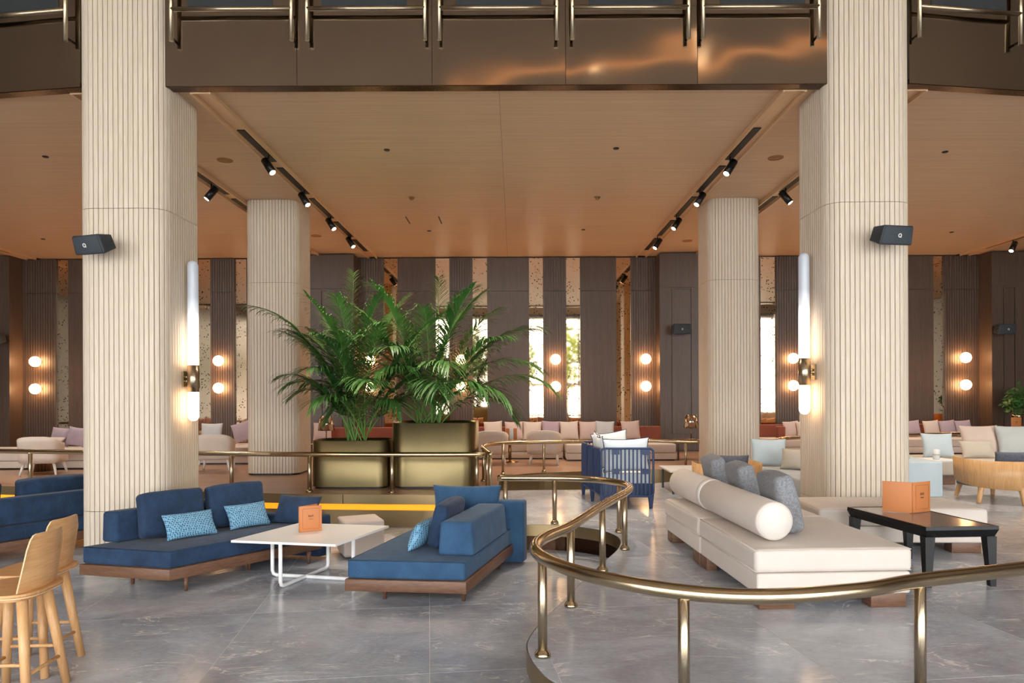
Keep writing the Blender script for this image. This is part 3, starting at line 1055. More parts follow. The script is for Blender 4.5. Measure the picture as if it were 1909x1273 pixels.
NC = [0]
ADJ = {1: 0.06, 2: 0.08, 4: 0.01, 5: 0.01, 9: 0.03, 12: 0.02, 14: 0.01, 31: 0.16, 38: 0.05, 51: 0.01}      # how far a cushion stands off what it leans on, by its order of building
def cushion(name, label, cat, size, loc, face, lean, mat, group=None, boxy=False, seed=0, piping=None, roll=0.0, wr=0.006, pinch=0.07):
    """cushion standing on its lower edge at loc; face = horizontal direction it faces, lean = degrees it tips back"""
    w, h, t = size
    NC[0] += 1
    fx, fy = V2(face).normalized().x, V2(face).normalized().y
    dd = ADJ.get(NC[0], 0.0)
    loc = (loc[0] + fx * dd, loc[1] + fy * dd, loc[2])
    th = thing(name, label, cat, loc, group=group, rot=(0, 0, 0))
    rz = math.atan2(fx, -fy)                 # local -Y looks along face
    mtx = Matrix.Rotation(rz, 4, 'Z') @ Matrix.Rotation(-R(lean), 4, 'X') @ Matrix.Translation((0, 0, h / 2)) @ Matrix.Rotation(R(roll), 4, 'Y')
    g = G()
    if boxy:
        def fn(q):
            k = 1 + 0.05 * noise.noise(Vector((q.x * 5 + seed, q.z * 5, seed * 1.7)))
            b = (1 - (2 * q.x / w) ** 2 * 0.6) * (1 - (2 * q.z / h) ** 2 * 0.6)
            e = 1 - 0.05 * (2 * q.x / w) ** 2
            return Vector((q.x * (1 - 0.03 * (1 - (2 * q.z / h) ** 2)), q.y * (0.72 + 0.42 * b) * k, q.z * e + 0.008 * noise.noise(Vector((q.x * 7, seed, q.y * 4)))))
        g.rbox(w, t, h, min(0.05, t * 0.4), 3, 8, mat=mtx, fn=fn)
    else:
        g.pillow(w, h, t, 14, pinch, mtx, seed, wr)
    lift = 0.003 - min(p.z for p in g.v)
    mtx = Matrix.Translation((0, 0, lift)) @ mtx
    g.v = [p + Vector((0, 0, lift)) for p in g.v]
    part('cover', g, mat, th)
    if piping:
        if boxy:
            for s_ in (-1, 1):
                part('piping', G().tube([(x, s_ * t * 0.36, z) for x, z in ((-w / 2, -h / 2), (w / 2, -h / 2), (w / 2, h / 2), (-w / 2, h / 2))], 0.006, 6, closed=True, mat=mtx), piping, th)
        else:
            part('piping', G().tube(pillow_rim(w, h, pinch), 0.006, 6, closed=True, mat=mtx), piping, th)
    return th

# ------------------------------------------------------------------ left blue sofa with its cushions
t, exL, ldL = blue_sofa('blue velvet sofa on a walnut frame in front of the left slatted column', (-3.48, 7.01), (-4.546, 7.27), (0.614, 0.789), 1.85, 0.2, 0.12,
                        [(-3.38, 7.16), (-4.07, 7.42), (-3.05, 8.0), (-2.45, 8.28), (-3.3, 8.45)], 'velvet', (1.0, 0.05, 0.5), -0.035)
faceL = (0.789, -0.614)
cushion('back_cushion', 'large crushed blue cushion leaning on the left sofa back, nearer of two', 'cushion', (0.72, 0.5, 0.17), (-3.85, 7.8, 0.445), faceL, 9, 'velvet', 'big blue back cushions', True, 3)
cushion('back_cushion', 'large crushed blue cushion leaning on the left sofa back, farther of two', 'cushion', (0.72, 0.5, 0.17), (-3.39, 8.41, 0.445), faceL, 9, 'velvet', 'big blue back cushions', True, 5)
cushion('lumbar_pillow', 'light blue patterned pillow lying before the nearer big cushion of the left sofa', 'cushion', (0.56, 0.31, 0.12), (-3.53, 7.66, 0.445), (0.74, -0.67), 34, 'pattern_blue', 'light blue patterned pillows', False, 2)
cushion('lumbar_pillow', 'light blue patterned pillow leaning on the farther big cushion of the left sofa', 'cushion', (0.52, 0.31, 0.12), (-3.12, 8.24, 0.445), (0.76, -0.65), 32, 'pattern_blue', 'light blue patterned pillows', False, 4)
cushion('scatter_cushion', 'plain blue velvet cushion at the far end of the left sofa behind the menu', 'cushion', (0.62, 0.36, 0.16), (-2.68, 8.44, 0.445), (-0.35, -0.94), 26, 'velvet', None, False, 6)

# ------------------------------------------------------------------ right blue sofa with its cushions
t, exR, ldR = blue_sofa('blue velvet daybed sofa seen from its end beside the white coffee table', (-1.622, 6.632), (-0.457, 6.503), (0.255, 0.967), 1.7, 0.36, 0.13,
                        [(-1.28, 6.84), (-0.5, 6.76), (-0.19, 7.98), (-1.05, 8.1)], 'velvet_lit', (0.62, -0.12, 0.72), 0.0, 0.86)
cushion('back_cushion', 'dark blue cushion on edge against the back of the right sofa, nearer', 'cushion', (0.68, 0.46, 0.17), (-0.76, 7.3, 0.445), (-1, 0.22), 13, 'velvet', 'dark blue cushions on the right sofa', True, 8)
cushion('back_cushion', 'dark blue cushion on edge against the back of the right sofa, farther', 'cushion', (0.36, 0.4, 0.14), (-0.74, 7.86, 0.445), (-1, 0.22), 13, 'velvet', 'dark blue cushions on the right sofa', True, 9)
cushion('scatter_cushion', 'wide blue cushion standing at the far end of the right sofa', 'cushion', (0.8, 0.5, 0.14), (-0.56, 8.1, 0.445), (-0.05, -1), 5, 'velvet_lit', None, False, 10)
cushion('lumbar_pillow', 'light blue patterned pillow leaning on the dark cushions of the right sofa', 'cushion', (0.46, 0.3, 0.16), (-0.98, 7.12, 0.445), (-1, 0.25), 24, 'pattern_blue', 'light blue patterned pillows', False, 12)

# ------------------------------------------------------------------ blue sofa behind the bar stools
t, exB, ldB = blue_sofa('dark blue velvet sofa seen from behind, beyond the bar stools', (-7.35, 8.55), (-6.4, 7.92), (0.547, 0.837), 2.0, 0.22, 0.02,
                        [(-5.78, 9.0), (-6.3, 8.15), (-7.2, 8.6), (-6.4, 9.7)], 'velvet')
cushion('back_cushion', 'blue cushion showing over the sofa back left of the slatted column, longer one', 'cushion', (0.85, 0.5, 0.2), (-6.12, 9.2, 0.445), (-0.837, 0.547), 8, 'velvet', 'cushions over the rear sofa back', True, 14)
cushion('back_cushion', 'blue cushion showing over the sofa back at the left frame edge', 'cushion', (0.8, 0.5, 0.2), (-6.66, 8.36, 0.445), (-0.837, 0.547), 8, 'velvet', 'cushions over the rear sofa back', True, 15)

# ------------------------------------------------------------------ white coffee table
cA, cB, cC, cD = (-2.983, 7.32), (-1.826, 7.095), (-1.465, 8.10), (-2.57, 8.30)
t = thing('coffee_table', 'white coffee table with crossed loop legs between the two blue sofas', 'table', (-2.21, 7.7, 0))
part('table_top', G().prism([cA, cB, cC, cD], 0.458, 0.482), 'white_top', t, world=True)
def bar(g, p, q, w, h):
    p, q = Vector(p), Vector(q)
    d = (q - p).normalized()
    up = Vector((0, 0, 1)) if abs(d.z) < 0.9 else Vector((0, 1, 0))
    sx = d.cross(up).normalized() * w / 2
    sy = sx.cross(d).normalized() * h / 2
    v = [e + a * sx + b * sy for e in (p, q) for a, b in ((-1, -1), (1, -1), (1, 1), (-1, 1))]
    g.add(v, [[3, 2, 1, 0], [4, 5, 6, 7], [0, 1, 5, 4], [1, 2, 6, 5], [2, 3, 7, 6], [3, 0, 4, 7]], False)
    return g
for p, q in (((-2.43, 7.22), (-2.15, 8.02)), ((-2.68, 7.7), (-1.74, 7.5))):
    a, b = V2(p), V2(q)
    g = G()
    pts = catmull([a + Vector((0, 0, 0.457)), a + Vector((0, 0, 0.07))], 1)
    pts += [a + (b - a).normalized() * 0.015 + Vector((0, 0, 0.034)), a + (b - a).normalized() * 0.05 + Vector((0, 0, 0.021))]
    pts += [b - (b - a).normalized() * 0.05 + Vector((0, 0, 0.021)), b - (b - a).normalized() * 0.015 + Vector((0, 0, 0.034)), b + Vector((0, 0, 0.07)), b + Vector((0, 0, 0.457))]
    g.tube(pts, 0.021, 8)
    part('loop_leg', g, 'white_metal', t, world=True)

def menu_folder(label, loc, d_front, d_back, w=0.24, h=0.285, group='tan leather menu folders'):
    """folded menu standing open: two covers that meet at the spine"""
    t = thing('menu_folder', label, 'menu', loc, group=group)
    for nm, d in (('front_cover', d_front), ('back_cover', d_back)):
        dv = V2(d).normalized()
        a = math.atan2(dv.y, dv.x)
        mt = Matrix.Rotation(a, 4, 'Z')
        c = part(nm, G().rbox(w, 0.007, h, 0.0025, 1, mat=mt @ Matrix.Translation((w / 2 + 0.004, 0, h / 2 + 0.001))), 'leather_tan', t)
        if nm == 'front_cover':
            m = w * 0.16
            g = G()
            for x0, x1, z0, z1 in ((m, w - m * 0.6, m * 0.8, m * 0.8 + 0.003), (m, w - m * 0.6, h - m * 0.8, h - m * 0.8 + 0.003), (m, m + 0.003, m * 0.8, h - m * 0.8), (w - m * 0.6 - 0.003, w - m * 0.6, m * 0.8, h - m * 0.8)):
                g.box(x0, x1, -0.0046, -0.0036, z0, z1, mat=mt)
            part('tooled_border', g, 'leather_line', c)
            for s_, sz, zz in (('B&R', 0.034, 0.03), ('MENU', 0.016, -0.004)):
                m4 = mt @ Matrix.Translation((w / 2 + m * 0.2, -0.0042, h / 2 + zz)) @ Matrix.Rotation(R(90), 4, 'X')
                text_part('lettering', s_, sz, 'ink', c, m4)
    part('spine', G().tube([(0, 0, 0.002), (0, 0, h)], 0.0055, 8), 'leather_tan', t)
    return t
menu_folder('tan leather menu folder standing on the white coffee table', (-2.39, 7.72, 0.483), (0.225, 0.09), (0.16, 0.21))

# ottoman behind the table
t = thing('ottoman', 'taupe upholstered cube ottoman behind the white coffee table', 'ottoman', (-1.95, 8.8, 0), R(24))
part('cover', G().rbox(0.5, 0.5, 0.43, 0.03, 3, mat=Matrix.Translation((0, 0, 0.235))), 'taupe', t)
part('glide', G().box(-0.2, 0.2, -0.2, 0.2, 0.0, 0.022), 'black_plastic', t)
part('seam', G().tube([(sx * 0.236, sy * 0.236, 0.437) for sx, sy in ((-1, -1), (1, -1), (1, 1), (-1, 1))], 0.004, 6, closed=True), 'taupe', t)

# ------------------------------------------------------------------ bar stools
def bar_stool(label, loc, rz):
    t = thing('bar_stool', label, 'stool', loc, rz, group='oak bar stools')
    S = 0.735
    out = []
    for i in range(40):
        a = 2 * PI * i / 40
        c, s_ = math.cos(a), math.sin(a)
        x = 0.235 * math.copysign(abs(c) ** 0.6, c)
        y = 0.245 * math.copysign(abs(s_) ** 0.6, s_)
        out.append((x, y))
    part('seat', G().prism(out, S - 0.022, S, smooth=True), 'honey_oak_flat', t)
    part('seat_rim', G().prism([(x * 0.985, y * 0.985) for x, y in out], S - 0.03, S - 0.0221), 'ply_edge', t)
    part('seat_block', G().prism([(x * 0.72, y * 0.72) for x, y in out], S - 0.062, S - 0.0301), 'honey_oak_flat', t)
    # bent plywood back, higher in its middle
    n = 18
    def pt(i, k, off):
        a = -1 + 2 * i / n
        zt = 0.37 - 0.1 * max(0.0, (abs(a) - 0.66) / 0.34) ** 2.4
        z = S + 0.001 + zt * k
        ang = a * R(29 - 2.5 * k)
        r_ = 0.42 + off
        x = -0.235 + r_ * math.cos(ang) + 0.045 * k
        y = r_ * math.sin(ang)
        return (x, y, z)
    v, f = [], []
    KS = 6
    for off in (0.0, 0.014):
        for i in range(n + 1):
            for k in range(KS + 1):
                v.append(pt(i, k / KS, off))
    W_ = KS + 1
    N_ = (n + 1) * W_
    for i in range(n):
        for k in range(KS):
            a = i * W_ + k
            f.append([a, a + 1, a + W_ + 1, a + W_])
            f.append([N_ + a + W_, N_ + a + W_ + 1, N_ + a + 1, N_ + a])
    part('backrest', G().add(v, f, True), 'honey_oak', t)
    e, fe = [], []
    rim = [(0, k) for k in range(KS + 1)] + [(i, KS) for i in range(1, n + 1)] + [(n, k) for k in range(KS - 1, -1, -1)]
    for i, k in rim:
        e += [pt(i, k / KS, -0.0005), pt(i, k / KS, 0.0145)]
    for i in range(len(rim) - 1):
        fe.append([2 * i, 2 * i + 1, 2 * i + 3, 2 * i + 2])
    part('backrest_edge', G().add(e, fe, False), 'ply_edge', t)
    foot = {}
    for sx in (-1, 1):
        for sy in (-1, 1):
            p, q = Vector((sx * 0.205, sy * 0.215, 0)), Vector((sx * 0.125, sy * 0.13, S - 0.06))
            foot[(sx, sy)] = (p, q)
            part('leg', G().tube([p, q], 0.027, 14, rend=0.034), 'honey_oak_up', t)
    at = lambda k, z: foot[k][0] + (foot[k][1] - foot[k][0]) * (z / (S - 0.06))
    for a, b, z in (((-1, -1), (-1, 1), 0.2), ((1, -1), (1, 1), 0.2), ((-1, -1), (1, -1), 0.27), ((-1, 1), (1, 1), 0.27)):
        part('stretcher', G().tube([at(a, z), at(b, z)], 0.012, 10), 'honey_oak_up', t)
    return t
bar_stool('oak plywood bar stool in front, nearer of two', (-3.34, 4.66, 0), R(3))
bar_stool('oak plywood bar stool half hidden behind the nearer stool', (-3.55, 5.16, 0), R(1))

# ------------------------------------------------------------------ cream chaise modules, bolsters, grey cushions
def chaise(label, loc, rz, w, L, feet, fab, group='cream chaise modules'):
    t = thing('chaise_module', label, 'sofa', loc, rz, group=group)
    part('base', G().rbox(w - 0.03, L - 0.015, 0.17, 0.022, 3, mat=Matrix.Translation((0, 0, 0.11 + 0.085))), fab, t)
    def fn(q):
        b = max(0, 1 - (2 * q.x / w) ** 4) * max(0, 1 - (2 * q.y / L) ** 4)
        return Vector((q.x, q.y, q.z + (0.018 * b if q.z > 0 else 0)))
    part('seat_cushion', G().rbox(w, L - 0.008, 0.182, 0.04, 4, 6, mat=Matrix.Translation((0, 0, 0.281 + 0.091)), fn=fn), fab, t)
    for z, rr in ((0.452, 0.0045), (0.292, 0.0045)):
        part('piping', G().tube([(sx * (w / 2 - 0.012), sy * (L / 2 - 0.016), z) for sx, sy in ((-1, -1), (1, -1), (1, 1), (-1, 1))], rr, 6, closed=True), fab, t)
    for x, y, fw, fl in feet:
        part('foot', G().rbox(fw, fl, 0.112, 0.004, 1, mat=Matrix.Translation((x, y, 0.056))), 'walnut', t)
    return t
RZ = R(2.6)
chaise('cream chaise module at the front of the lounge platform, its end facing us', (2.42, 6.045, Z1), RZ, 1.24, 1.4, [(-0.44, -0.6, 0.28, 0.14), (0.44, -0.6, 0.28, 0.14), (-0.55, 0.6, 0.1, 0.16), (0.5, 0.6, 0.2, 0.14)], 'cream')
chaise('cream chaise module farther back, beside the blue slatted settee', (2.357, 7.38, Z1), RZ, 1.24, 1.26, [(-0.55, -0.5, 0.1, 0.2), (-0.52, 0.5, 0.14, 0.2), (0.48, 0.5, 0.2, 0.14)], 'cream')
chaise('wide cream chaise module in front of the right slatted column', (4.02, 7.6, Z1), R(-2), 1.72, 0.84, [(0.66, -0.3, 0.3, 0.14), (-0.6, -0.3, 0.3, 0.14), (0.66, 0.3, 0.3, 0.14)], 'cream')
def bolster(label, p, q, caps):
    p, q = Vector(p), Vector(q)
    d = (q - p)
    L = d.length
    t = thing('bolster', label, 'cushion', tuple(p - Vector((0, 0, 0.157))), math.atan2(-d.x, d.y), group='cream bolsters')
    r = 0.155
    prof = [(r - 0.02, 0.0), (r - 0.006, 0.006), (r, 0.02), (r, L - 0.02), (r - 0.006, L - 0.006), (r - 0.02, L)]
    m4 = Matrix.Translation((0, 0, 0.157)) @ Matrix.Rotation(R(-90), 4, 'X')
    part('cover', G().lathe(prof, 40, m4), 'cream', t)
    for z, on in ((-0.002, caps[0]), (L - 0.0, caps[1])):
        part('end_cap', G().lathe([(0.02, z), (r - 0.02, z), (r - 0.019, z + 0.002), (0.02, z + 0.002)], 40, m4), 'cream_white', t, label='white round end cap')
    return t
b0 = Vector((2.06, 5.53, 0.983))
bd = Vector((-0.13, 2.47, 0)).normalized()
bolster('long cream bolster with a white round end on the front chaise', b0, b0 + bd * 1.42, (1, 0))
band = thing('bolster_band', 'white band around the join of the two cream bolsters', 'band', tuple(b0 + bd * 1.425 - Vector((0, 0, 0.157))), math.atan2(-bd.x, bd.y))
part('sleeve', G().lathe([(0.156, 0), (0.159, 0.003), (0.159, 0.085), (0.156, 0.088)], 40, Matrix.Translation((0, 0, 0.157)) @ Matrix.Rotation(R(-90), 4, 'X')), 'cream_white', band)
bolster('cream bolster on the farther chaise behind the white band', b0 + bd * 1.52, b0 + bd * 2.5, (0, 1))
for lab, y, x, s_ in (('grey melange cushion leaning on the bolster, nearest of three', 6.03, 2.33, 1), ('grey melange cushion leaning on the bolster, middle of three', 6.85, 2.31, 2), ('grey melange cushion leaning on the bolster, farthest of three', 7.62, 2.26, 3)):
    cushion('scatter_cushion', lab, 'cushion', (0.56, 0.5, 0.19), (x, y, Z1 + 0.478), (1, -0.05), 14, 'grey_melange', 'grey cushions along the bolster', True, s_ * 3)

# ------------------------------------------------------------------ black table with stone top and menu
tq = [(3.479, 5.904), (4.128, 5.945), (3.97, 7.02), (3.324, 6.98)]
t = thing('low_table', 'black framed low table with a polished stone top beside the cream chaise', 'table', (3.72, 6.45, Z1))
TZ = Z1 + 0.52
def inset(q, d):
    return offset(q, d)
g = G()
lo = inset(tq, 0.035)
v = [(*p, TZ - 0.095) for p in lo] + [(*p, TZ - 0.03) for p in tq] + [(*p, TZ) for p in inset(tq, 0.004)] + [(*p, TZ) for p in inset(tq, 0.03)] + [(*p, TZ - 0.006) for p in inset(tq, 0.03)] + [(*p, TZ - 0.095) for p in inset(tq, 0.08)]
f = [[4 * k + i, 4 * k + (i + 1) % 4, 4 * k + 4 + (i + 1) % 4, 4 * k + 4 + i] for k in range(4) for i in range(4)]
f += [[(i + 1) % 4, i, 20 + i, 20 + (i + 1) % 4] for i in range(4)]
part('apron', g.add(v, f, False), 'black_metal', t, world=True)
part('stone_top', G().prism(inset(tq, 0.0305), TZ - 0.02, TZ - 0.003), 'stone_top', t, world=True)
for a, b in zip(inset(tq, 0.075), inset(tq, 0.055)):
    g = G()
    c = Vector(a)
    d = Vector(b)
    hs0, hs1 = 0.042, 0.024
    v = [(c.x + sx * hs0, c.y + sy * hs0, TZ - 0.09) for sx, sy in ((-1, -1), (1, -1), (1, 1), (-1, 1))] + [(d.x + sx * hs1, d.y + sy * hs1, Z1 + 0.001) for sx, sy in ((-1, -1), (1, -1), (1, 1), (-1, 1))]
    part('leg', g.add(v, [[0, 1, 2, 3], [7, 6, 5, 4]] + [[4 + i, 4 + (i + 1) % 4, (i + 1) % 4, i] for i in range(4)], False), 'black_metal', t, world=True)
menu_folder('tan leather menu folder standing open on the black stone table', (3.757, 6.587, TZ + 0.0), (0.186, 0.088), (-0.22, 0.135), 0.25, 0.29)

# ------------------------------------------------------------------ brass railings
def railing(label, path, posts, zb, r=0.04, pr=0.03, caps=()):
    c = Vector(posts[0])
    t = thing('brass_railing', label, 'railing', (c.x, c.y, zb))
    sm = catmull(path, 8)
    part('handrail', G().tube(sm, r, 18), 'brass', t, world=True)
    for p in caps:
        part('end_knob', G().sphere(p, r * 1.05, 10), 'brass', t, world=True)
    for px, py in posts:
        zt = min(sm, key=lambda q: (q.x - px) ** 2 + (q.y - py) ** 2).z
        o = part('post', G().tube([(px, py, zb + 0.002), (px, py, zt)], pr, 16), 'brass_post', t, world=True)
        prof = [(pr * 1.72, 0.001), (pr * 1.75, 0.012), (pr * 1.7, 0.018), (pr * 1.45, 0.03), (pr * 1.12, 0.042), (pr * 1.02, 0.046)]
        part('flange', G().lathe(prof, 20, Matrix.Translation((px - c.x, py - c.y, 0))), 'brass', o)
    return t
railing('long curved brass railing winding round the lounge platform in the foreground',
        [(-0.22, 9.0, 0.92), (0.509, 8.93, 0.925), (1.0, 8.72, 0.93), (1.25, 8.35, 0.935), (1.31, 7.95, 0.94), (1.18, 7.45, 0.945), (0.83, 6.56, 0.955), (0.44, 5.46, 0.97),
         (0.20, 4.93, 0.98), (0.135, 4.62, 0.985), (0.165, 4.36, 0.985), (0.29, 4.08, 0.985), (0.5, 3.82, 0.985), (0.87, 3.58, 0.98), (1.27, 3.5, 0.98), (1.79, 3.61, 0.98),
         (2.18, 3.78, 0.98), (2.96, 4.04, 0.98), (5.2, 4.8, 0.98)],
        [(-0.123, 8.99), (0.509, 8.94), (1.25, 8.36), (1.17, 7.44), (0.82, 6.54), (0.435, 5.45), (0.172, 4.42), (0.865, 3.585), (2.2, 3.79), (3.8, 4.33)], Z1)
railing('straight brass railing along the timber deck before the planters',
        [(-16.2, 13.55, 1.08), (-8.14, 11.72, 1.075), (-4.46, 10.98, 1.085), (-3.18, 10.8, 1.085), (-1.88, 10.68, 1.085), (-0.45, 10.64, 1.085)],
        [(-8.14, 11.72), (-12.2, 12.64), (-4.46, 10.98), (-3.18, 10.8), (-1.88, 10.68), (-0.58, 10.65)], Z3, 0.038, 0.032)
railing('brass railing with a curved end along the deck edge before the blush banquette',
        [(-0.36, 10.5, 1.1), (-0.46, 11.2, 1.1), (-0.56, 12.2, 1.09), (-0.42, 12.85, 1.085), (0.05, 13.25, 1.08), (0.6, 13.42, 1.075), (1.6, 13.66, 1.07), (2.6, 13.92, 1.065), (3.2, 13.7, 1.06), (3.6, 13.58, 1.06)],
        [(-0.37, 10.56), (-0.44, 11.1), (-0.54, 12.05), (-0.22, 13.05), (0.56, 13.42), (2.0, 13.78), (3.35, 13.66)], Z3, 0.036, 0.026, caps=((-0.36, 10.5, 1.1),))
railing('brass railing along the deck edge beyond the right column',
        [(4.72, 13.6, 1.06), (5.2, 13.9, 1.06), (6.1, 14.75, 1.06), (10, 15.8, 1.06), (16.2, 17.3, 1.06)],
        [(6.2, 14.78), (9.25, 15.62), (12.2, 16.35)], Z3, 0.038, 0.032)

# ------------------------------------------------------------------ tubular lamps on the columns
def tube_lamp(label, loc, side, cx):
    t = thing('tube_lamp', label, 'wall lamp', loc, group='tall tubular lamps on the columns')
    r = 0.064
    up, dn = 1.45, -0.66 + 0.18
    prof = [(r, 0.16)] + [(r, 0.16 + (1.386 - 0.16) * i / 10) for i in range(1, 11)] + [(r * math.cos(a), 1.386 + r * math.sin(a)) for a in (0.3, 0.7, 1.1, 1.4, 1.565)]
    part('upper_tube', G().lathe(prof, 24), 'opal_tube', t, label='long frosted glass tube')
    prof = [(r * math.cos(a), -0.456 - r * math.sin(a)) for a in (1.565, 1.4, 1.1, 0.7, 0.3)] + [(r, -0.456), (r, -0.16)]
    part('lower_tube', G().lathe(prof, 24), 'opal_short', t, label='short glowing glass tube')
    part('sleeve', G().lathe([(r + 0.001, -0.165), (r + 0.002, -0.12), (r + 0.008, -0.118), (r + 0.008, 0.11), (r + 0.002, 0.112), (r + 0.001, 0.165)], 28), 'brass_post', t)
    dx = cx - loc[0]
    s_ = 1 if dx > 0 else -1
    part('arm', G().tube([(s_ * 0.065, 0, 0.02), (dx - s_ * 0.02, 0, 0.02)], 0.016, 10).tube([(s_ * 0.065, 0, -0.03), (dx - s_ * 0.02, 0, -0.03)], 0.016, 10), 'brass_post', t)
    part('back_plate', G().box(min(dx, dx - s_ * 0.025), max(dx, dx - s_ * 0.025), -0.05, 0.05, -0.1, 0.09), 'brass', t)
    return t
tube_lamp('tall tubular glass lamp with brass sleeve on the left column', (-3.945, 8.57, 2.21), -1, -4.067)
tube_lamp('tall tubular glass lamp with brass sleeve on the right column', (3.535, 8.5, 2.26), 1, 3.664)

# ------------------------------------------------------------------ loudspeakers
def speaker(label, loc, rx, rz, w=0.42, h=0.235, d=0.19, wall=0.1):
    t = thing('wall_speaker', label, 'speaker', loc, group='black wall loudspeakers')
    rot = Matrix.Rotation(rz, 4, 'Z') @ Matrix.Rotation(rx, 4, 'X')
    def taper(q):
        k = 1 - 0.28 * max(0, q.y / d + 0.5)
        return Vector((q.x * (1 - 0.06 * (2 * q.z / h)), q.y - 0.03 * (1 - (2 * q.x / w) ** 2), q.z * k))
    part('cabinet', G().rbox(w, d, h, 0.02, 2, 4, mat=rot, fn=taper), 'black_plastic', t)
    part('grille', G().rbox(w * 0.93, 0.012, h * 0.86, 0.005, 1, 4, mat=rot @ Matrix.Translation((0, -d / 2 - 0.002, 0)), fn=lambda q: Vector((q.x * (1 - 0.06 * (2 * q.z / h)), q.y - 0.03 * (1 - (2 * q.x / w) ** 2), q.z))), 'grille', t)
    g = G()
    ring = [(0.017 * math.cos(a), -d / 2 - 0.042, 0.019 * math.sin(a)) for a in [2 * PI * i / 16 for i in range(16)]]
    g.tube(ring, 0.005, 6, closed=True, mat=rot)
    g.tube([(0.004, -d / 2 - 0.042, -0.012), (0.022, -d / 2 - 0.042, -0.022)], 0.004, 6, mat=rot)
    part('badge', g, 'white_mark', t, label='white ring badge')
    part('bracket', G().tube([(0, 0.0, 0), (0, d / 2 + wall, 0)], 0.022, 10), 'black_metal', t)
    return t
speaker('black loudspeaker high on the left slatted column', (-4.73, 7.86, 3.72), R(20), R(-16), 0.39, 0.22, wall=0.12)
speaker('black loudspeaker high on the right slatted column', (4.26, 7.86, 3.78), R(16), R(10), 0.39, 0.22, wall=0.12)
# ================================================================== farther furniture, plants, lamps
# ------------------------------------------------------------------ planters and palms
def planter(label, x0, x1, y0, y1, h, r):
    cx, cy = (x0 + x1) / 2, (y0 + y1) / 2
    t = thing('bronze_planter', label, 'planter', (cx, cy, Z3), group='bronze planters on the deck')
    def outline(inset_):
        hx, hy = (x1 - x0) / 2 - inset_, (y1 - y0) / 2 - inset_
        rr = max(0.02, r - inset_)
        pts = []
        for k, (sx, sy) in enumerate(((1, 1), (-1, 1), (-1, -1), (1, -1))):
            for i in range(9):
                a = k * PI / 2 + i / 8 * PI / 2
                pts.append((sx * (hx - rr) + rr * math.cos(a), sy * (hy - rr) + rr * math.sin(a)))
        return pts
    o, i_ = outline(0), outline(0.02)
    n = len(o)
    v = [(*p, 0.03) for p in o] + [(*p, h - 0.006) for p in o] + [(*p, h) for p in outline(0.006)] + [(*p, h) for p in i_] + [(*p, h - 0.16) for p in i_]
    f = [[k * n + i, k * n + (i + 1) % n, (k + 1) * n + (i + 1) % n, (k + 1) * n + i] for k in range(4) for i in range(n)]
    part('body', G().add(v, f, True), 'bronze_planter', t)
    part('shadow_plinth', G().prism(outline(0.035), 0.0, 0.032), 'black_metal', t)
    part('soil', G().prism(outline(0.022), h - 0.2, h - 0.1), 'soil', t)
    return t
planter('lower bronze planter, left of the pair, holding a palm', -3.28, -2.03, 11.15, 11.95, 0.77, 0.19)
planter('taller bronze planter, right of the pair, holding a palm', -1.99, -0.62, 11.15, 12.3, 1.05, 0.24)

def frond(root, base, az, L, up, droop, rnd, leaf=0.42):
    """one feather leaf: arching stalk with two rows of narrow leaflets"""
    n = 30
    pts, p = [], Vector(base)
    d = Vector((math.cos(az) * math.cos(up), math.sin(az) * math.cos(up), math.sin(up)))
    st = L / n
    sidev = Vector((-math.sin(az), math.cos(az), 0))
    for i in range(n + 1):
        pts.append(p.copy())
        t = i / n
        d = (d + Vector((math.cos(az) * 0.012, math.sin(az) * 0.012, -droop * (0.2 + 1.5 * t * t) / n * 1.35))).normalized()
        p = p + d * st
    fr = part('frond', G().tube(pts, 0.013, 5, rend=0.003), 'palm_stem', root)
    v, f = [], []
    i0 = int(n * 0.34)
    for i in range(i0, n + 1):
        for half in (0.0, 0.5):
            if i == n and half:
                continue
            q = pts[i] if not half else (pts[i] + pts[min(i + 1, n)]) / 2
            t = (i + half - i0) / (n - i0)
            tang = (pts[min(i + 1, n)] - pts[max(i - 1, 0)]).normalized()
            ll = leaf * (0.55 + 0.75 * math.sin(PI * min(1, 0.12 + 0.86 * t)) ) * rnd.uniform(0.85, 1.1)
            for s_ in (-1, 1):
                dr = (tang * (0.55 + 0.5 * t) + sidev * (s_ * (0.95 - 0.45 * t)) + Vector((rnd.uniform(-.1, .1), rnd.uniform(-.1, .1), 0.12 + rnd.uniform(-.12, .1)))).normalized()
                wv = dr.cross(Vector((0, 0, 1)))
                wv = (wv.normalized() if wv.length > 0.05 else sidev) * 0.017
                nrm = dr.cross(wv).normalized()
                b = len(v)
                prev = q.copy()
                for k, (frac, wd) in enumerate(((0.0, 0.35), (0.25, 1.0), (0.55, 0.9), (0.82, 0.5))):
                    c = q + dr * (ll * frac) + Vector((0, 0, -1)) * (ll * 0.42 * frac * frac)
                    v += [c - wv * wd, c + wv * wd]
                v.append(q + dr * (ll * 0.98) + Vector((0, 0, -1)) * (ll * 0.46))
                f += [[b, b + 1, b + 3, b + 2], [b + 2, b + 3, b + 5, b + 4], [b + 4, b + 5, b + 7, b + 6], [b + 6, b + 7, b + 8]]
    part('leaflets', G().add(v, f, True), 'palm_leaf', fr, kind='stuff')

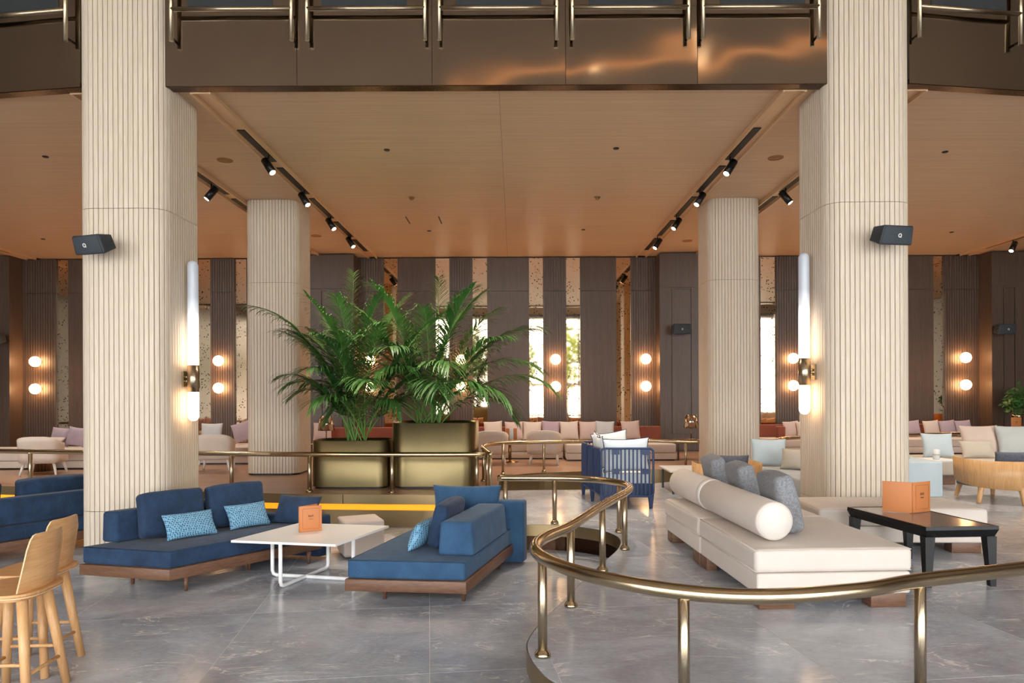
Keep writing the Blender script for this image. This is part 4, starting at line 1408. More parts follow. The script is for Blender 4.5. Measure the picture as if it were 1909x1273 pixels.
def palm(label, base, spec, seed, leaf):
    rnd = random.Random(seed)
    t = thing('kentia_palm', label, 'palm', base, group='kentia palms in the planters')
    for (az, L, up, droop) in spec:
        bx, by = rnd.uniform(-0.2, 0.2), rnd.uniform(-0.12, 0.12)
        frond(t, (bx, by, 0.0), R(az + rnd.uniform(-6, 6)), L * rnd.uniform(0.95, 1.05), R(up), droop, rnd, leaf)
    return t
specL = [(178, 3.0, 76, 1.35), (170, 2.3, 78, 1.2), (188, 2.2, 80, 1.2), (100, 3.0, 87, 0.5), (45, 2.8, 82, 0.8), (355, 2.6, 76, 1.0), (12, 2.3, 70, 1.3), (270, 2.5, 84, 1.0),
         (235, 2.1, 78, 1.3), (300, 2.3, 78, 1.2), (182, 1.8, 72, 1.6), (0, 2.0, 66, 1.5), (330, 1.9, 70, 1.6), (215, 1.6, 72, 1.8), (120, 2.6, 80, 1.0), (65, 2.7, 80, 0.9),
         (260, 1.9, 72, 1.7), (285, 1.9, 68, 1.8), (190, 1.5, 70, 1.9), (345, 1.6, 62, 1.9), (140, 2.4, 78, 1.1), (225, 2.6, 83, 0.9), (310, 2.6, 83, 0.8), (20, 1.8, 60, 1.8), (160, 1.7, 70, 1.7), (205, 2.3, 78, 1.2),
         (275, 2.2, 80, 1.3), (240, 1.5, 66, 2.0), (315, 1.5, 64, 2.0)]
palm('palm with long fronds arching left in the lower planter', (-2.62, 11.55, Z3 + 0.67), specL, 11, 0.52)
specR = [(180, 2.5, 64, 1.3), (165, 2.6, 76, 0.9), (95, 2.75, 86, 0.4), (20, 2.75, 80, 0.8), (5, 2.6, 66, 1.2), (350, 2.4, 56, 1.5), (40, 2.5, 76, 1.0), (270, 2.2, 80, 1.0),
         (210, 2.3, 70, 1.4), (320, 2.2, 70, 1.4), (300, 1.9, 64, 1.7), (240, 1.9, 64, 1.8), (340, 1.9, 52, 1.9), (0, 2.1, 52, 1.7), (195, 1.9, 56, 1.7), (130, 2.5, 78, 1.0),
         (70, 2.6, 82, 0.8), (282, 1.7, 58, 1.9), (355, 2.5, 66, 1.2), (150, 2.1, 64, 1.5), (230, 2.5, 82, 0.9), (315, 2.5, 82, 0.9), (10, 1.7, 46, 2.0), (185, 1.6, 48, 2.0), (330, 1.6, 60, 2.0), (255, 2.0, 70, 1.6), (120, 1.9, 66, 1.5)]
palm('fuller palm in the taller planter before the mirror strips', (-1.42, 11.7, Z3 + 0.95), specR, 23, 0.54)

# ------------------------------------------------------------------ globe lamps on the ribbed panels
PAIRU = [(78, 12), (241, 8), (415, 6), (577, 4), (694, 2), (861, 1), (1035, 0), (1201, -1), (1323, -1), (1472, -2), (1638, -2), (1789, -3), (1896, -3)]
first_globe = None
for i, (u, dv) in enumerate(PAIRU):
    for nm, z in (('upper', 2.92), ('lower', 2.2)):
        x = (u - 959) * KX
        lab = '%s glowing globe lamp of the %s pair from the left on the dark wall' % (nm, ORD[i] if i < 12 else 'last')
        if first_globe is None:
            first_globe = t = thing('globe_lamp', lab, 'wall lamp', (x, WALL_Y - 0.09, z), group='round globe lamps on the ribbed panels')
            part('wall_mount', G().lathe([(0.02, 0.0), (0.06, 0.0), (0.06, 0.03), (0.05, 0.05)], 20, Matrix.Rotation(R(90), 4, 'X')), 'brass', t)
            part('globe', G().sphere((0, -0.17, 0), 0.135, 12), 'globe_glow', t)
        else:
            dup(first_globe, (x, WALL_Y - 0.09, z), None, lab)

# ------------------------------------------------------------------ track spots
SP = [(-3.72, 10.6, 'front spot on the slot left of the middle bay', 1), (-3.72, 12.4, 'second spot from the front on the slot left of the middle bay', 1), (-3.72, 14.2, 'third spot from the front on the slot left of the middle bay', 1), (-3.72, 15.9, 'rearmost spot on the slot left of the middle bay', 1),
      (3.34, 10.75, 'front spot on the slot right of the middle bay', -1), (3.34, 12.5, 'second spot from the front on the slot right of the middle bay', -1), (3.34, 14.3, 'third spot from the front on the slot right of the middle bay', -1), (3.34, 16.2, 'rearmost spot on the slot right of the middle bay', -1),
      (-5.2, 12.0, 'spot on the slot just left of the far left column', -1), (4.84, 12.4, 'spot on the slot just right of the far right column', 1), (11.96, 16.7, 'spot on the far right ceiling slot', -1)]
for x, y, lab, sgn in SP:
    lab = 'small black cylinder ' + lab
    t = thing('track_spot', lab, 'spotlight', (x, y, CEIL - 0.03), group='black track spots under the ceiling')
    part('arm', G().tube([(0, 0, 0.01), (0, 0, -0.13)], 0.012, 8), 'black_metal', t)
    d = Vector((0.5 * sgn, -0.22, -0.75)).normalized()
    c = Vector((0, 0, -0.17))
    part('housing', G().tube([c - d * 0.13, c + d * 0.13], 0.06, 18), 'black_metal', t)
    part('lens', G().tube([c + d * 0.122, c + d * 0.132], 0.046, 18), 'spot_glow', t)
    l = bpy.data.lights.new('spot_beam', 'SPOT')
    l.energy = 130
    l.color = (1.0, 0.72, 0.45)
    l.spot_size = R(62)
    l.spot_blend = 0.7
    l.shadow_soft_size = 0.045
    o = bpy.data.objects.new('spot_beam', l)
    COL.objects.link(o)
    o.parent = t
    o.location = c + d * 0.15
    o.rotation_euler = (-d).to_track_quat('Z', 'Y').to_euler()

# ------------------------------------------------------------------ small round things in the ceiling
def disc(label, x, y, r, mat, cat, name):
    t = thing(name, label, cat, (x, y, CEIL))
    part('rim', G().lathe([(r, 0.0), (r, -0.008), (r * 0.82, -0.012), (r * 0.8, -0.006), (r * 0.8, 0.0)], 24), mat, t)
    part('face', G().lathe([(0.001, -0.006), (r * 0.8, -0.006), (r * 0.8, 0.0), (0.001, 0.0)], 24), mat, t)
disc('round brown ceiling speaker above the left columns, nearer', -4.51, 10.9, 0.12, 'speaker_mesh', 'ceiling speaker', 'ceiling_speaker')
disc('round brown ceiling speaker above the right columns, nearer', 4.10, 10.9, 0.12, 'speaker_mesh', 'ceiling speaker', 'ceiling_speaker')
disc('round brown ceiling speaker behind the far left column', -4.56, 16.1, 0.12, 'speaker_mesh', 'ceiling speaker', 'ceiling_speaker')
disc('round brown ceiling speaker behind the far right column', 4.18, 16.8, 0.12, 'speaker_mesh', 'ceiling speaker', 'ceiling_speaker')
for x, y, lab in ((-1.9, 10.47, 'small black ceiling spot left of the middle seam, nearest row'), (1.54, 10.45, 'small black ceiling spot right of the middle seam, nearest row'), (-1.9, 15.66, 'small black ceiling spot left of the middle seam, rear row'),
                  (1.56, 15.6, 'small black ceiling spot right of the middle seam, rear row'), (-7.18, 10.7, 'small black ceiling spot in the left bay near the column'), (6.6, 10.66, 'small black ceiling spot in the right bay near the column'),
                  (-11.0, 16.3, 'small black ceiling spot in the left bay near the back wall'), (10.05, 16.0, 'small black ceiling spot in the right bay near the back wall')):
    disc(lab, x, y, 0.045, 'black_metal', 'downlight', 'downlight')
for x, y, lab in ((-1.9, 13.0, 'small brass smoke detector left of the middle ceiling seam'), (1.565, 13.04, 'small brass smoke detector right of the middle ceiling seam')):
    t = thing('smoke_detector', lab, 'smoke detector', (x, y, CEIL))
    part('base', G().lathe([(0.06, 0), (0.06, -0.015), (0.05, -0.02)], 20), 'rose_brass', t)
    part('sensor', G().lathe([(0.04, -0.02), (0.035, -0.045), (0.01, -0.055)], 20), 'rose_brass', t)
for x, lab in ((-2.23, 'left of the two narrow ceiling slits'), (-1.55, 'right of the two narrow ceiling slits')):
    single('ceiling_slit', G().box(-0.012, 0.012, -0.3, 0.3, -0.004, 0.001), 'ceiling_dark', lab + ' behind the smoke detector', 'vent', 'narrow slits in the ceiling', loc=(x, 14.7, CEIL))

speaker('black loudspeaker on the dark pier right of the centre', ((1267 - 959) * KX * 0.965, WALL_Y - 0.85, 3.66), R(8), R(0), 0.44, 0.27, 0.2, 0.06)
speaker('black loudspeaker on the dark pier at the far right', ((1862 - 959) * KX * 0.967, WALL_Y - 0.85, 3.62), R(8), R(0), 0.44, 0.27, 0.2, 0.06)
speaker('black loudspeaker on the dark pier at the far left', ((3 - 959) * KX * 0.967, WALL_Y - 0.85, 3.5), R(8), R(0), 0.44, 0.27, 0.2, 0.06)

# ------------------------------------------------------------------ banquettes
def banquette(label, x0, x1, y0, y1, n, back=True, fab='oatmeal', z=Z3):
    t = thing('banquette', label, 'sofa', ((x0 + x1) / 2, y0, z), group='blush banquettes on the timber deck')
    w = (x1 - x0) / n
    for i in range(n):
        cx = x0 + w * (i + 0.5) - (x0 + x1) / 2
        part('base', G().rbox(w - 0.01, y1 - y0, 0.14, 0.012, 2, mat=Matrix.Translation((cx, (y1 - y0) / 2, 0.1))), fab, t)
        part('seat_cushion', G().rbox(w - 0.008, y1 - y0, 0.2, 0.03, 3, mat=Matrix.Translation((cx, (y1 - y0) / 2, 0.275))), fab, t)
    part('plinth', G().box(-(x1 - x0) / 2 + 0.03, (x1 - x0) / 2 - 0.03, 0.06, y1 - y0 - 0.02, 0, 0.031), 'black_metal', t)
    if back:
        part('backrest', G().rbox(x1 - x0, 0.22, 0.32, 0.03, 3, mat=Matrix.Translation((0, y1 - y0 - 0.11, 0.375 + 0.16))), 'terracotta', t, label='low terracotta backrest')
    return t
banquette('blush banquette in the middle behind the two pale chairs', -4.6, 1.12, 16.05, 17.45, 4)
banquette('nearer blush banquette section behind the navy settee', 1.16, 3.62, 15.6, 17.45, 2)
banquette('blush banquette at the far left behind the pale chair', -13.0, -8.5, 14.3, 15.6, 3, False)
banquette('blush banquette glimpsed between the two left columns', -7.2, -5.3, 15.2, 16.5, 2, False)
banquette('blush banquette at the far right behind the brass rail', 6.2, 11.35, 16.95, 18.1, 4)

def deck_pillow(label, u, y, mat, sz=0.46, z=Z3 + 0.379, face=(0, -1), lean=12, roll=0, group='pillows along the middle banquette', seed=0):
    return cushion('pillow', label, 'cushion', (sz, sz, 0.15), ((u - 959) * y / 1300, y, z), face, lean, mat, group, False, seed, roll=roll)
MID = [(919, 17.0, 'blush', 'blush pillow on the middle banquette, first right of the palms'), (958, 17.02, 'pink', 'pink pillow on the middle banquette behind the menu holder'), (992, 16.98, 'blush', 'blush pillow on the middle banquette left of the second pale chair'),
       (1026, 17.05, 'mauve', 'mauve pillow on the middle banquette above the second pale chair'), (1061, 16.95, 'blush', 'blush pillow on the middle banquette right of the second pale chair'), (1097, 17.0, 'pink', 'pink pillow touching the pale grey pillow'),
       (1128, 16.93, 'pale_grey', 'pale grey pillow on the middle banquette'), (1176, 16.95, 'pink', 'pink pillow standing alone before the terracotta backrest'), (600, 16.9, 'pink', 'pink pillow peeping out beside the far left column'), (872, 17.0, 'pink', 'pink pillow on the middle banquette hidden by palm leaves')]
for i, (u, y, mt_, lab) in enumerate(MID):
    deck_pillow(lab, u, y, mt_, roll=(i * 37 % 7 - 3), seed=i)
FL = [(110, 15.3, 'mauve', 'mauve pillow on the far left banquette, left of two'), (140, 15.25, 'mauve', 'mauve pillow on the far left banquette, against the slatted column')]
for i, (u, y, mt_, lab) in enumerate(FL):
    deck_pillow(lab, u, y, mt_, sz=0.42, roll=(8 if i else 5), group='pillows on the left banquettes', seed=20 + i)
cushion('pillow', 'pale blush pillow lying flat on the far left banquette behind the chair', 'cushion', (0.6, 0.4, 0.14), (-10.1, 14.9, Z3 + 0.379), (0, -1), 60, 'blush', 'pillows on the left banquettes', False, 24)
deck_pillow('pink pillow leaning by the far left column', 450, 16.0, 'mauve', roll=-18, group='pillows on the left banquettes', seed=25)
deck_pillow('pale pillow showing over the pale chair between the left columns', 392, 15.9, 'pale_grey', roll=0, group='pillows on the left banquettes', seed=26, sz=0.5)
FR = [(1476, 17.5, 'pink', 'pink pillow beside the right tube lamp'), (1496, 17.55, 'blush', 'blush pillow half hidden by the right column'), (1702, 17.6, 'mauve', 'mauve pillow next to the right column edge'),
      (1738, 17.55, 'blush', 'beige pillow on the far right banquette, second from the column'), (1768, 17.6, 'mauve', 'mauve pillow on the far right banquette, third from the column'), (1798, 17.55, 'mauve', 'mauve pillow at the right end of the far right banquette row')]
for i, (u, y, mt_, lab) in enumerate(FR):
    deck_pillow(lab, u, y, mt_, sz=0.41, roll=-4, group='pillows on the right banquette', seed=30 + i)
single('bolster_cushion', G().rbox(0.2, 0.2, 0.3, 0.04, 2), 'terracotta', 'terracotta upright cushion beside the pink pillow by the lamp', 'cushion', loc=((1453 - 959) * 17.4 / 1300, 17.35, Z3 + 0.53))

# ------------------------------------------------------------------ pale lounge chairs seen from behind
def lounge_chair(label, loc, rz, mats='oatmeal'):
    t = thing('lounge_chair', label, 'chair', loc, rz, group='pale upholstered chairs on the deck')
    # rounded back shell, open towards +Y
    n = 20
    v, f = [], []
    for i in range(n + 1):
        a = PI + PI * i / n
        for k in range(6):
            q = k / 5
            zz = 0.24 + q * (0.5 - 0.14 * (1 - abs(math.sin(a))) )
            for rr in (0.0, 0.07):
                ex_ = 0.36 - rr + 0.02 * q
                ey_ = 0.3 - rr + 0.05 * q
                x = ex_ * math.copysign(abs(math.cos(a)) ** 0.55, math.cos(a))
                y = ey_ * math.copysign(abs(math.sin(a)) ** 0.55, math.sin(a))
                v.append((x, y, zz))
    W_ = 12
    for i in range(n):
        for k in range(5):
            a, b = i * W_ + 2 * k, (i + 1) * W_ + 2 * k
            f.append([a, b, b + 2, a + 2])
            f.append([b + 1, a + 1, a + 3, b + 3])
        a, b = i * W_, (i + 1) * W_
        f.append([a + 10, b + 10, b + 11, a + 11])
        f.append([b, a, a + 1, b + 1])
    for a in (0, n * W_):
        for k in range(5):
            f.append([a + 2 * k, a + 2 * k + 1, a + 2 * k + 3, a + 2 * k + 2])
    part('back_shell', G().add(v, f, True), mats, t)
    part('seat', G().rbox(0.62, 0.62, 0.18, 0.04, 3, mat=Matrix.Translation((0, 0.06, 0.31))), mats, t)
    for sx in (-1, 1):
        for sy in (-1, 1):
            part('leg', G().tube([(sx * 0.31, sy * 0.26 + 0.03, 0), (sx * 0.25, sy * 0.2 + 0.03, 0.25)], 0.018, 12, rend=0.03), 'cream_white', t)
    return t
lounge_chair('pale upholstered chair seen from behind, right of the menu holder table', ((1014 - 959) * 14.9 / 1300, 14.95, Z3), R(-4))
lounge_chair('pale upholstered chair seen from behind, close to the tall planter', ((914 - 959) * 14.9 / 1300, 14.95, Z3), R(4))
lounge_chair('pale upholstered chair seen from behind at the far left', ((80 - 959) * 13.45 / 1300, 13.45, Z3), R(12))
lounge_chair('pale upholstered chair between the two left columns', ((400 - 959) * 14.0 / 1300, 14.05, Z3), R(10))

# small tables, lamps and what stands on them
def pedestal(label, x, y, h, r, rb, mat='rose_brass', fluted=False):
    t = thing('side_table', label, 'table', (x, y, Z3))
    part('table_top', G().lathe([(0.01, h - 0.03), (r, h - 0.03), (r, h), (0.01, h)], 36), mat, t)
    if fluted:
        part('drum', G().prism([((rb + 0.012 * math.cos(24 * a)) * math.cos(a), (rb + 0.012 * math.cos(24 * a)) * math.sin(a)) for a in [2 * PI * i / 192 for i in range(192)]], 0.0, h - 0.03, smooth=True), mat, t)
    else:
        part('stem', G().tube([(0, 0, 0.02), (0, 0, h - 0.03)], 0.035, 16), mat, t)
        part('foot', G().lathe([(rb, 0.0), (rb, 0.012), (0.05, 0.03), (0.03, 0.06)], 28), mat, t)
    return t
pedestal('round rose brass pedestal table between the two pale chairs', (950 - 959) * 15.5 / 1300, 15.45, 0.5, 0.24, 0.2)
pedestal('fluted brass drum table behind the far left chair', (78 - 959) * 14.05 / 1300, 14.02, 0.46, 0.26, 0.2, 'rose_brass', True)
t = thing('menu_holder', 'tan menu holder with white cards on the rose brass table', 'menu', ((953 - 959) * 15.5 / 1300, 15.45, Z3 + 0.501))
for s_ in (-1, 1):
    part('side', G().box(s_ * 0.085 - 0.04, s_ * 0.085 + 0.04, -0.06, 0.06, 0, 0.25), 'leather_tan', t)
part('card', G().box(-0.043, 0.043, -0.055, 0.055, 0.002, 0.24), 'ceramic', t)

def table_lamp(label, x, y, z):
    t = thing('table_lamp', label, 'lamp', (x, y, z), group='small metal table lamps')
    part('base', G().lathe([(0.1, 0), (0.1, 0.012), (0.03, 0.022)], 24), 'rose_brass', t)
    part('stem', G().tube([(0, 0, 0.02), (0, 0, 0.3)], 0.014, 10), 'rose_brass', t)
    part('shade', G().lathe([(0.165, 0.27), (0.12, 0.56), (0.117, 0.56), (0.16, 0.272)], 28), 'chrome', t)
    for a in range(0, 360, 60):
        part('strap', G().tube([(0.167 * math.cos(R(a)), 0.167 * math.sin(R(a)), 0.27), (0.122 * math.cos(R(a)), 0.122 * math.sin(R(a)), 0.56)], 0.008, 6), 'rose_brass', t)
    l = bpy.data.lights.new('lamp_bulb', 'POINT')
    l.energy = 8
    l.color = (1, 0.7, 0.4)
    l.shadow_soft_size = 0.03
    o = bpy.data.objects.new('lamp_bulb', l)
    COL.objects.link(o)
    o.parent = t
    o.location = (0, 0, 0.42)
def console(label, x, y, h, w, d):
    t = thing('side_table', label, 'table', (x, y, Z3))
    part('table_top', G().box(-w / 2, w / 2, -d / 2, d / 2, h - 0.03, h), 'dark_oak', t)
    for sx in (-1, 1):
        for sy in (-1, 1):
            part('leg', G().box(sx * (w / 2 - 0.03) - 0.018, sx * (w / 2 - 0.03) + 0.018, sy * (d / 2 - 0.03) - 0.018, sy * (d / 2 - 0.03) + 0.018, 0, h - 0.03), 'dark_oak', t)
console('small dark side table behind the lower planter', -3.9, 14.4, 0.5, 0.6, 0.45)
table_lamp('metal table lamp beside the far left column above the planter', (608 - 959) * 14.4 / 1300, 14.4, Z3 + 0.5)
console('small dark side table beside the far right column', 4.0, 15.9, 0.45, 0.7, 0.5)
table_lamp('metal table lamp left of the far right column', (1288 - 959) * 15.9 / 1300, 15.9, Z3 + 0.45)
console('dark side table at the far right wall carrying the plant', 12.35, 17.25, 0.6, 0.95, 0.6)
menu_folder('tan menu folder on the far right side table', (12.15, 17.05, Z3 + 0.601), (1, 0.12), (0.8, 0.5), 0.26, 0.28)
t = thing('brass_vase', 'brass vase with a leafy plant at the far right edge', 'vase', (12.55, 17.4, Z3 + 0.601))
part('vase', G().lathe([(0.08, 0), (0.09, 0.02), (0.12, 0.3), (0.13, 0.34), (0.12, 0.34), (0.1, 0.3)], 24), 'brass', t)
rnd = random.Random(5)
v, f = [], []
for i in range(260):
    th, ph, u = rnd.uniform(0, 2 * PI), math.acos(rnd.uniform(-0.5, 1)), rnd.uniform(0.3, 1)
    c = Vector((0.36 * u * math.sin(ph) * math.cos(th), 0.3 * u * math.sin(ph) * math.sin(th), 0.6 + 0.55 * u * math.cos(ph)))
    a = Vector((rnd.gauss(0, 1), rnd.gauss(0, 1), rnd.gauss(0, 0.6))).normalized()
    b = a.orthogonal().normalized()
    k = len(v)
    v += [c - a * 0.09, c + b * 0.035, c + a * 0.09, c - b * 0.035]
    f.append([k, k + 1, k + 2, k + 3])
part('leaves', G().add(v, f, False), 'palm_leaf', t, kind='stuff')
g = G()
for i in range(9):
    a = i * 0.7
    g.tube([(0.03 * math.cos(a), 0.03 * math.sin(a), 0.2), (0.2 * math.cos(a), 0.18 * math.sin(a), 0.75)], 0.006, 5)
part('stems', g, 'palm_stem', t, kind='stuff')

# ------------------------------------------------------------------ navy slatted settee with white cushions
def slat_panel(t, name, a, b, z0, z1, n, solid_to=None, brackets=False):
    """rounded tube frame filled with upright slats, in the vertical plane through a and b"""
    a, b = V2(a), V2(b)
    d = (b - a)
    L = d.length
    d.normalize()
    nrm = Vector((-d.y, d.x, 0))
    r = 0.06
    P = lambda s_, z: a + d * s_ + Vector((0, 0, z))
    ring = []
    for (cx, cz, a0) in ((L - r, z1 - r, 0), (r, z1 - r, 90), (r, z0 + r, 180), (L - r, z0 + r, 270)):
        for i in range(6):
            an = R(a0 + i * 18)
            ring.append(P(cx + r * math.cos(an), cz + r * math.sin(an)))
    fr = part(name, G().tube(ring, 0.016, 8, closed=True), 'navy_metal', t, world=True)
    inv = XF[t.name].inverted()
    for i in range(1, n):
        s_ = L * i / n
        g = bar(G(), P(s_, z0 + 0.004), P(s_, z1 - 0.004), 0.024, 0.012)
        g.v = [inv @ p for p in g.v]
        link('slat', g.mesh('slat', 'navy_metal'), fr)
    if brackets:
        for s_ in (0.28, 0.86):
            for zz in (z1 - 0.05, z1 - 0.33):
                g = bar(G(), P(s_ * L - 0.055, zz) - nrm * 0.012, P(s_ * L + 0.055, zz) - nrm * 0.012, 0.012, 0.075)
                g.v = [inv @ p for p in g.v]
                link('bracket', g.mesh('bracket', 'navy_metal'), fr)
    return fr
t = thing('slatted_settee', 'navy slatted metal settee with white cushions by the curved railing', 'sofa', (1.65, 10.8, Z1))
N0, N1, N2, N3 = (1.25, 10.1), (2.0, 10.06), (1.12, 11.55), (1.9, 11.6)
slat_panel(t, 'near_arm', N0, N1, Z1 + 0.18, Z1 + 0.87, 13, brackets=True)
slat_panel(t, 'far_arm', N2, N3, Z1 + 0.18, Z1 + 0.87, 13)
for i in range(3):
    p = Vector(N0).lerp(Vector(N2), i / 3 + 0.01)
    q = Vector(N0).lerp(Vector(N2), (i + 1) / 3 - 0.01)
    slat_panel(t, 'back_panel', tuple(p), tuple(q), Z1 + 0.18, Z1 + 0.86, 9)
part('seat_deck', G().prism([(1.27, 10.12), (1.99, 10.09), (1.89, 11.56), (1.14, 11.53)], Z1 + 0.19, Z1 + 0.36), 'navy_metal', t, world=True)
for p in ((1.27, 10.12), (1.97, 10.1), (1.13, 11.5), (1.87, 11.55), (1.2, 10.8)):
    g = G()
    v = [(p[0] + sx * 0.04, p[1] + sy * 0.035, Z1 + 0.2) for sx, sy in ((-1, -1), (1, -1), (1, 1), (-1, 1))] + [(p[0] + sx * 0.022, p[1] + sy * 0.022, Z1) for sx, sy in ((-1, -1), (1, -1), (1, 1), (-1, 1))]
    part('leg', g.add(v, [[0, 1, 2, 3], [7, 6, 5, 4]] + [[4 + i, 4 + (i + 1) % 4, (i + 1) % 4, i] for i in range(4)], False), 'navy_metal', t, world=True)
part('seat_cushion', G().prism(offset([(1.27, 10.12), (1.99, 10.09), (1.89, 11.56), (1.14, 11.53)], 0.03), Z1 + 0.362, Z1 + 0.5), 'white_canvas', t, world=True)
ca = [('white cushion with navy piping inside the near arm of the navy settee', (0.68, 0.5, 0.16), (1.63, 10.22, Z1 + 0.502), (0.03, 1), 4, 2), ('white cushion with navy piping on the settee back, nearest', (0.48, 0.5, 0.16), (1.37, 10.62, Z1 + 0.502), (1, 0.05), 8, 4),
      ('white cushion with navy piping on the settee back, farther', (0.48, 0.52, 0.16), (1.33, 11.1, Z1 + 0.502), (1, 0.05), 8, -5), ('white cushion with navy piping at the far arm of the navy settee', (0.6, 0.5, 0.15), (1.58, 11.42, Z1 + 0.502), (0, -1), 8, -8),
      ('white cushion with navy piping lying tilted in the middle of the settee', (0.5, 0.42, 0.14), (1.72, 10.95, Z1 + 0.502), (0.3, -1), 20, 6)]
for i, (lab, sz, loc, fc, ln, rl) in enumerate(ca):
    cushion('piped_cushion', lab, 'cushion', sz, loc, fc, ln, 'white_canvas', 'white cushions with navy piping', False, 40 + i, 'navy_piping', rl, pinch=0.1)

# ------------------------------------------------------------------ white low table beyond the settee
t = thing('low_table', 'white low table on metal legs beyond the cream bolster', 'table', (2.98, 11.95, Z1))
part('table_top', G().box(-0.42, 0.45, -0.48, 0.45, 0.36, 0.385), 'white_top', t)
for sx, sy in ((-0.36, -0.42), (0.39, -0.42), (-0.36, 0.39), (0.39, 0.39)):
    part('leg', G().tube([(sx, sy, 0), (sx, sy, 0.36)], 0.018, 10), 'charcoal', t)

# ------------------------------------------------------------------ oak tub chairs
def tub_chair(label, loc, rz, r=0.52):
    t = thing('tub_chair', label, 'chair', loc, rz, group='oak tub chairs')
    n = 30
    v, f = [], []
    for i in range(n + 1):
        a = R(-205 + 230 * i / n)
        e = abs(-1 + 2 * i / n)
        zt = 0.64 + 0.03 * e ** 3
        zb = 0.215 + 0.1 * e ** 2
        for rr in (r, r - 0.022):
            for z in (zb, zt):
                k = 1.0 + 0.03 * (z - zb) / (zt - zb)
                v.append((rr * k * math.cos(a), rr * k * 0.92 * math.sin(a), z))
    for i in range(n):
        a, b = 4 * i, 4 * i + 4
        f += [[a, b, b + 1, a + 1], [b + 2, a + 2, a + 3, b + 3], [a + 1, b + 1, b + 3, a + 3], [b, a, a + 2, b + 2]]
    f += [[0, 1, 3, 2], [4 * n + 2, 4 * n + 3, 4 * n + 1, 4 * n]]
    part('shell', G().add(v, f, True), 'shell_oak', t)
    part('seat', G().lathe([(0.01, 0.24), (r - 0.04, 0.24), (r - 0.035, 0.36), (r - 0.06, 0.4), (0.01, 0.41)], 36, Matrix.Diagonal((1, 0.92, 1, 1))), 'charcoal', t)
    for a in (-150, -95, -40, 60, 120):
        x, y = math.cos(R(a)), math.sin(R(a))
        part('leg', G().tube(catmull([(x * (r - 0.06), y * (r - 0.09), 0.25), (x * (r - 0.03), y * (r - 0.06), 0.16), (x * (r + 0.02), y * (r - 0.02), 0.0)], 4), 0.046, 10, rend=0.03), 'shell_oak', t)
    return t
tub_chair('oak tub chair with bent legs at the right edge of the lounge', (7.45, 10.75, Z1), R(4), 0.6)
cushion('scatter_cushion', 'charcoal cushion in the right oak tub chair', 'cushion', (0.75, 0.36, 0.16), (7.62, 10.62, Z1 + 0.413), (0, 1), 16, 'charcoal', None, False, 50)
tub_chair('oak tub chair behind the grey cushions near the right columns', (3.1, 10.2, Z1), R(14), 0.49)
cushion('scatter_cushion', 'charcoal cushion in the oak tub chair near the right columns', 'cushion', (0.5, 0.36, 0.14), (3.12, 10.06, Z1 + 0.413), (0.1, 1), 4, 'charcoal', None, False, 51)

# ------------------------------------------------------------------ pale sofas beyond the right column
def pale_sofa(label, x0, x1, y0, y1, fab, arm=None):
    cx, cy = (x0 + x1) / 2, (y0 + y1) / 2
    t = thing('pale_sofa', label, 'sofa', (cx, cy, Z1))
    w, d = x1 - x0, y1 - y0
    part('plinth', G().box(-w / 2 + 0.04, w / 2 - 0.04, -d / 2 + 0.04, d / 2 - 0.04, 0.0, 0.17), 'walnut', t)
    part('seat_cushion', G().rbox(w, d, 0.28, 0.04, 3, mat=Matrix.Translation((0, 0, 0.312))), fab, t)
    if arm:
        (a0, a1, b0, b1, h) = arm
        part('arm', G().rbox(a1 - a0, b1 - b0, h - 0.02, 0.03, 3, mat=Matrix.Translation(((a0 + a1) / 2 - cx, (b0 + b1) / 2 - cy, h / 2 + 0.01))), fab, t)
    return t
pale_sofa('pale grey sofa left of the right slatted column', 4.0, 5.1, 9.35, 11.7, 'ice_grey')
G_A = 'pillows on the pale sofa beside the right column'
cushion('pillow', 'ice blue pillow at the far end of the pale sofa beside the right column', 'cushion', (0.56, 0.46, 0.16), (4.2, 11.5, Z1 + 0.455), (-0.2, -1), 14, 'ice_blue', G_A, False, 60)
cushion('pillow', 'sand coloured lumbar pillow on the pale sofa beside the right column', 'cushion', (0.5, 0.34, 0.2), (4.42, 10.95, Z1 + 0.455), (-0.6, -0.8), 22, 'sand', G_A, False, 61)
cushion('pillow', 'large ice grey pillow at the back of the pale sofa', 'cushion', (0.66, 0.6, 0.2), (4.85, 11.2, Z1 + 0.455), (-0.7, -0.7), 18, 'ice_grey', G_A, False, 62)
cushion('pillow', 'ice blue back pillow of the pale sofa touching the right column edge', 'cushion', (0.7, 0.52, 0.2), (4.86, 10.6, Z1 + 0.455), (-0.95, -0.3), 16, 'ice_blue', G_A, False, 63)
pale_sofa('ice blue sofa with a blocky arm right of the right column', 5.2, 6.66, 10.95, 11.85, 'ice_blue', (6.1, 6.7, 10.9, 11.85, 0.58))
cushion('pillow', 'ice blue pillow behind the right column edge', 'cushion', (0.5, 0.4, 0.15), (6.2, 11.25, Z1 + 0.585), (0.4, -1), 16, 'ice_blue', None, False, 64)
pale_sofa('sand coloured sofa behind the right oak tub chair', 7.3, 10.2, 12.5, 13.6, 'sand')
G_C = 'pillows behind the right oak tub chair'
cushion('pillow', 'ice blue square pillow left of the right oak tub chair', 'cushion', (0.56, 0.46, 0.17), (7.82, 12.85, Z1 + 0.455), (-0.1, -1), 14, 'ice_blue', G_C, False, 65)
cushion('pillow', 'sand lumbar pillow above the charcoal cushion of the right tub chair', 'cushion', (0.62, 0.34, 0.17), (8.5, 12.75, Z1 + 0.455), (0, -1), 24, 'sand', G_C, False, 66)
cushion('pillow', 'large blush pillow behind the sand lumbar pillow at the right', 'cushion', (0.75, 0.6, 0.2), (8.85, 13.15, Z1 + 0.455), (0, -1), 18, 'blush', G_C, False, 67)
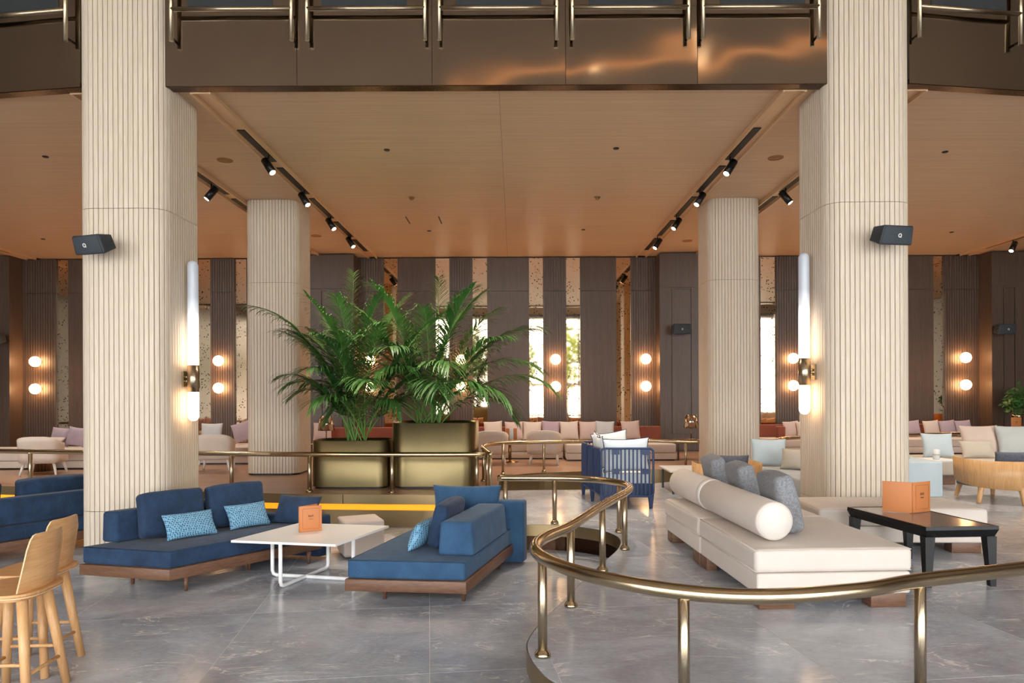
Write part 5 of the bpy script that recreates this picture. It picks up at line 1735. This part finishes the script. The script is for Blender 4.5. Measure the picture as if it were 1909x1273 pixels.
cushion('pillow', 'large pale pillow cut by the right picture edge', 'cushion', (0.7, 0.6, 0.2), (9.4, 13.0, Z1 + 0.455), (-0.1, -1), 18, 'ice_grey', G_C, False, 68)
t = thing('low_table', 'white low table behind the ice blue sofa arm', 'table', (7.14, 12.0, Z1))
part('table_top', G().box(-0.35, 0.35, -0.3, 0.3, 0.49, 0.515), 'white_top', t)
for sx in (-0.3, 0.3):
    for sy in (-0.25, 0.25):
        part('leg', G().tube([(sx, sy, 0), (sx, sy, 0.49)], 0.015, 8), 'white_metal', t)
t = thing('cup', 'small pale ceramic cup on the white table beside the ice blue pillow', 'cup', ((1745 - 959) * 11.95 / 1300, 11.95, Z1 + 0.5155))
part('body', G().lathe([(0.045, 0.0), (0.055, 0.02), (0.055, 0.17), (0.05, 0.17), (0.048, 0.03)], 24), 'ceramic', t)
part('band', G().lathe([(0.056, 0.07), (0.057, 0.075), (0.057, 0.09), (0.056, 0.095)], 24), 'pale_grey', t)

# beams of the small ceiling spots, plus added fixtureless beams to light the floor
for x, y in ((-1.9, 10.47), (1.54, 10.45), (-1.9, 15.66), (1.56, 15.6), (-7.18, 10.7), (6.6, 10.66), (-11.0, 16.3), (10.05, 16.0), (-7.2, 15.9), (6.6, 15.9), (-11.0, 10.9), (10.2, 10.9)):
    l = bpy.data.lights.new('down_beam', 'SPOT')
    l.energy = 420
    l.color = (1.0, 0.88, 0.74)
    l.spot_size = R(95)
    l.spot_blend = 0.9
    l.shadow_soft_size = 0.04
    o = bpy.data.objects.new('down_beam', l)
    COL.objects.link(o)
    o.location = (x, y, CEIL - 0.02)

# warm lamps on the ceiling of the tall hall; they show as soft streaks and two points in the bronze balcony front
g = G()
path = catmull([(-1.5, -0.3, 9.56), (1.0, 0.1, 9.56), (4.2, 0.8, 9.56), (8.0, 1.5, 9.56)], 8)
g.tube(path, 0.035, 8)
emit('cove_glow', (1.0, 0.5, 0.2, 1), 4.5)
single('cove_strip', g, 'cove_glow', 'warm light strip on the hall ceiling, mirrored in the bronze balcony front', 'light strip')
for x, y, lab in ((2.0, 0.4, 'left bright point in the balcony front'), (3.9, 0.78, 'right bright point in the balcony front')):
    t = thing('hall_lamp', 'round hall ceiling lamp, mirrored as ' + lab, 'ceiling lamp', (x, y + (0.35 if x > 3 else -0.35), 9.6))
    part('rim', G().lathe([(0.16, 0.0), (0.16, -0.06), (0.13, -0.06), (0.13, -0.01)], 24), 'black_metal', t)
    part('lens', G().lathe([(0.001, -0.05), (0.128, -0.05), (0.128, -0.02), (0.001, -0.02)], 24), 'spot_glow', t)
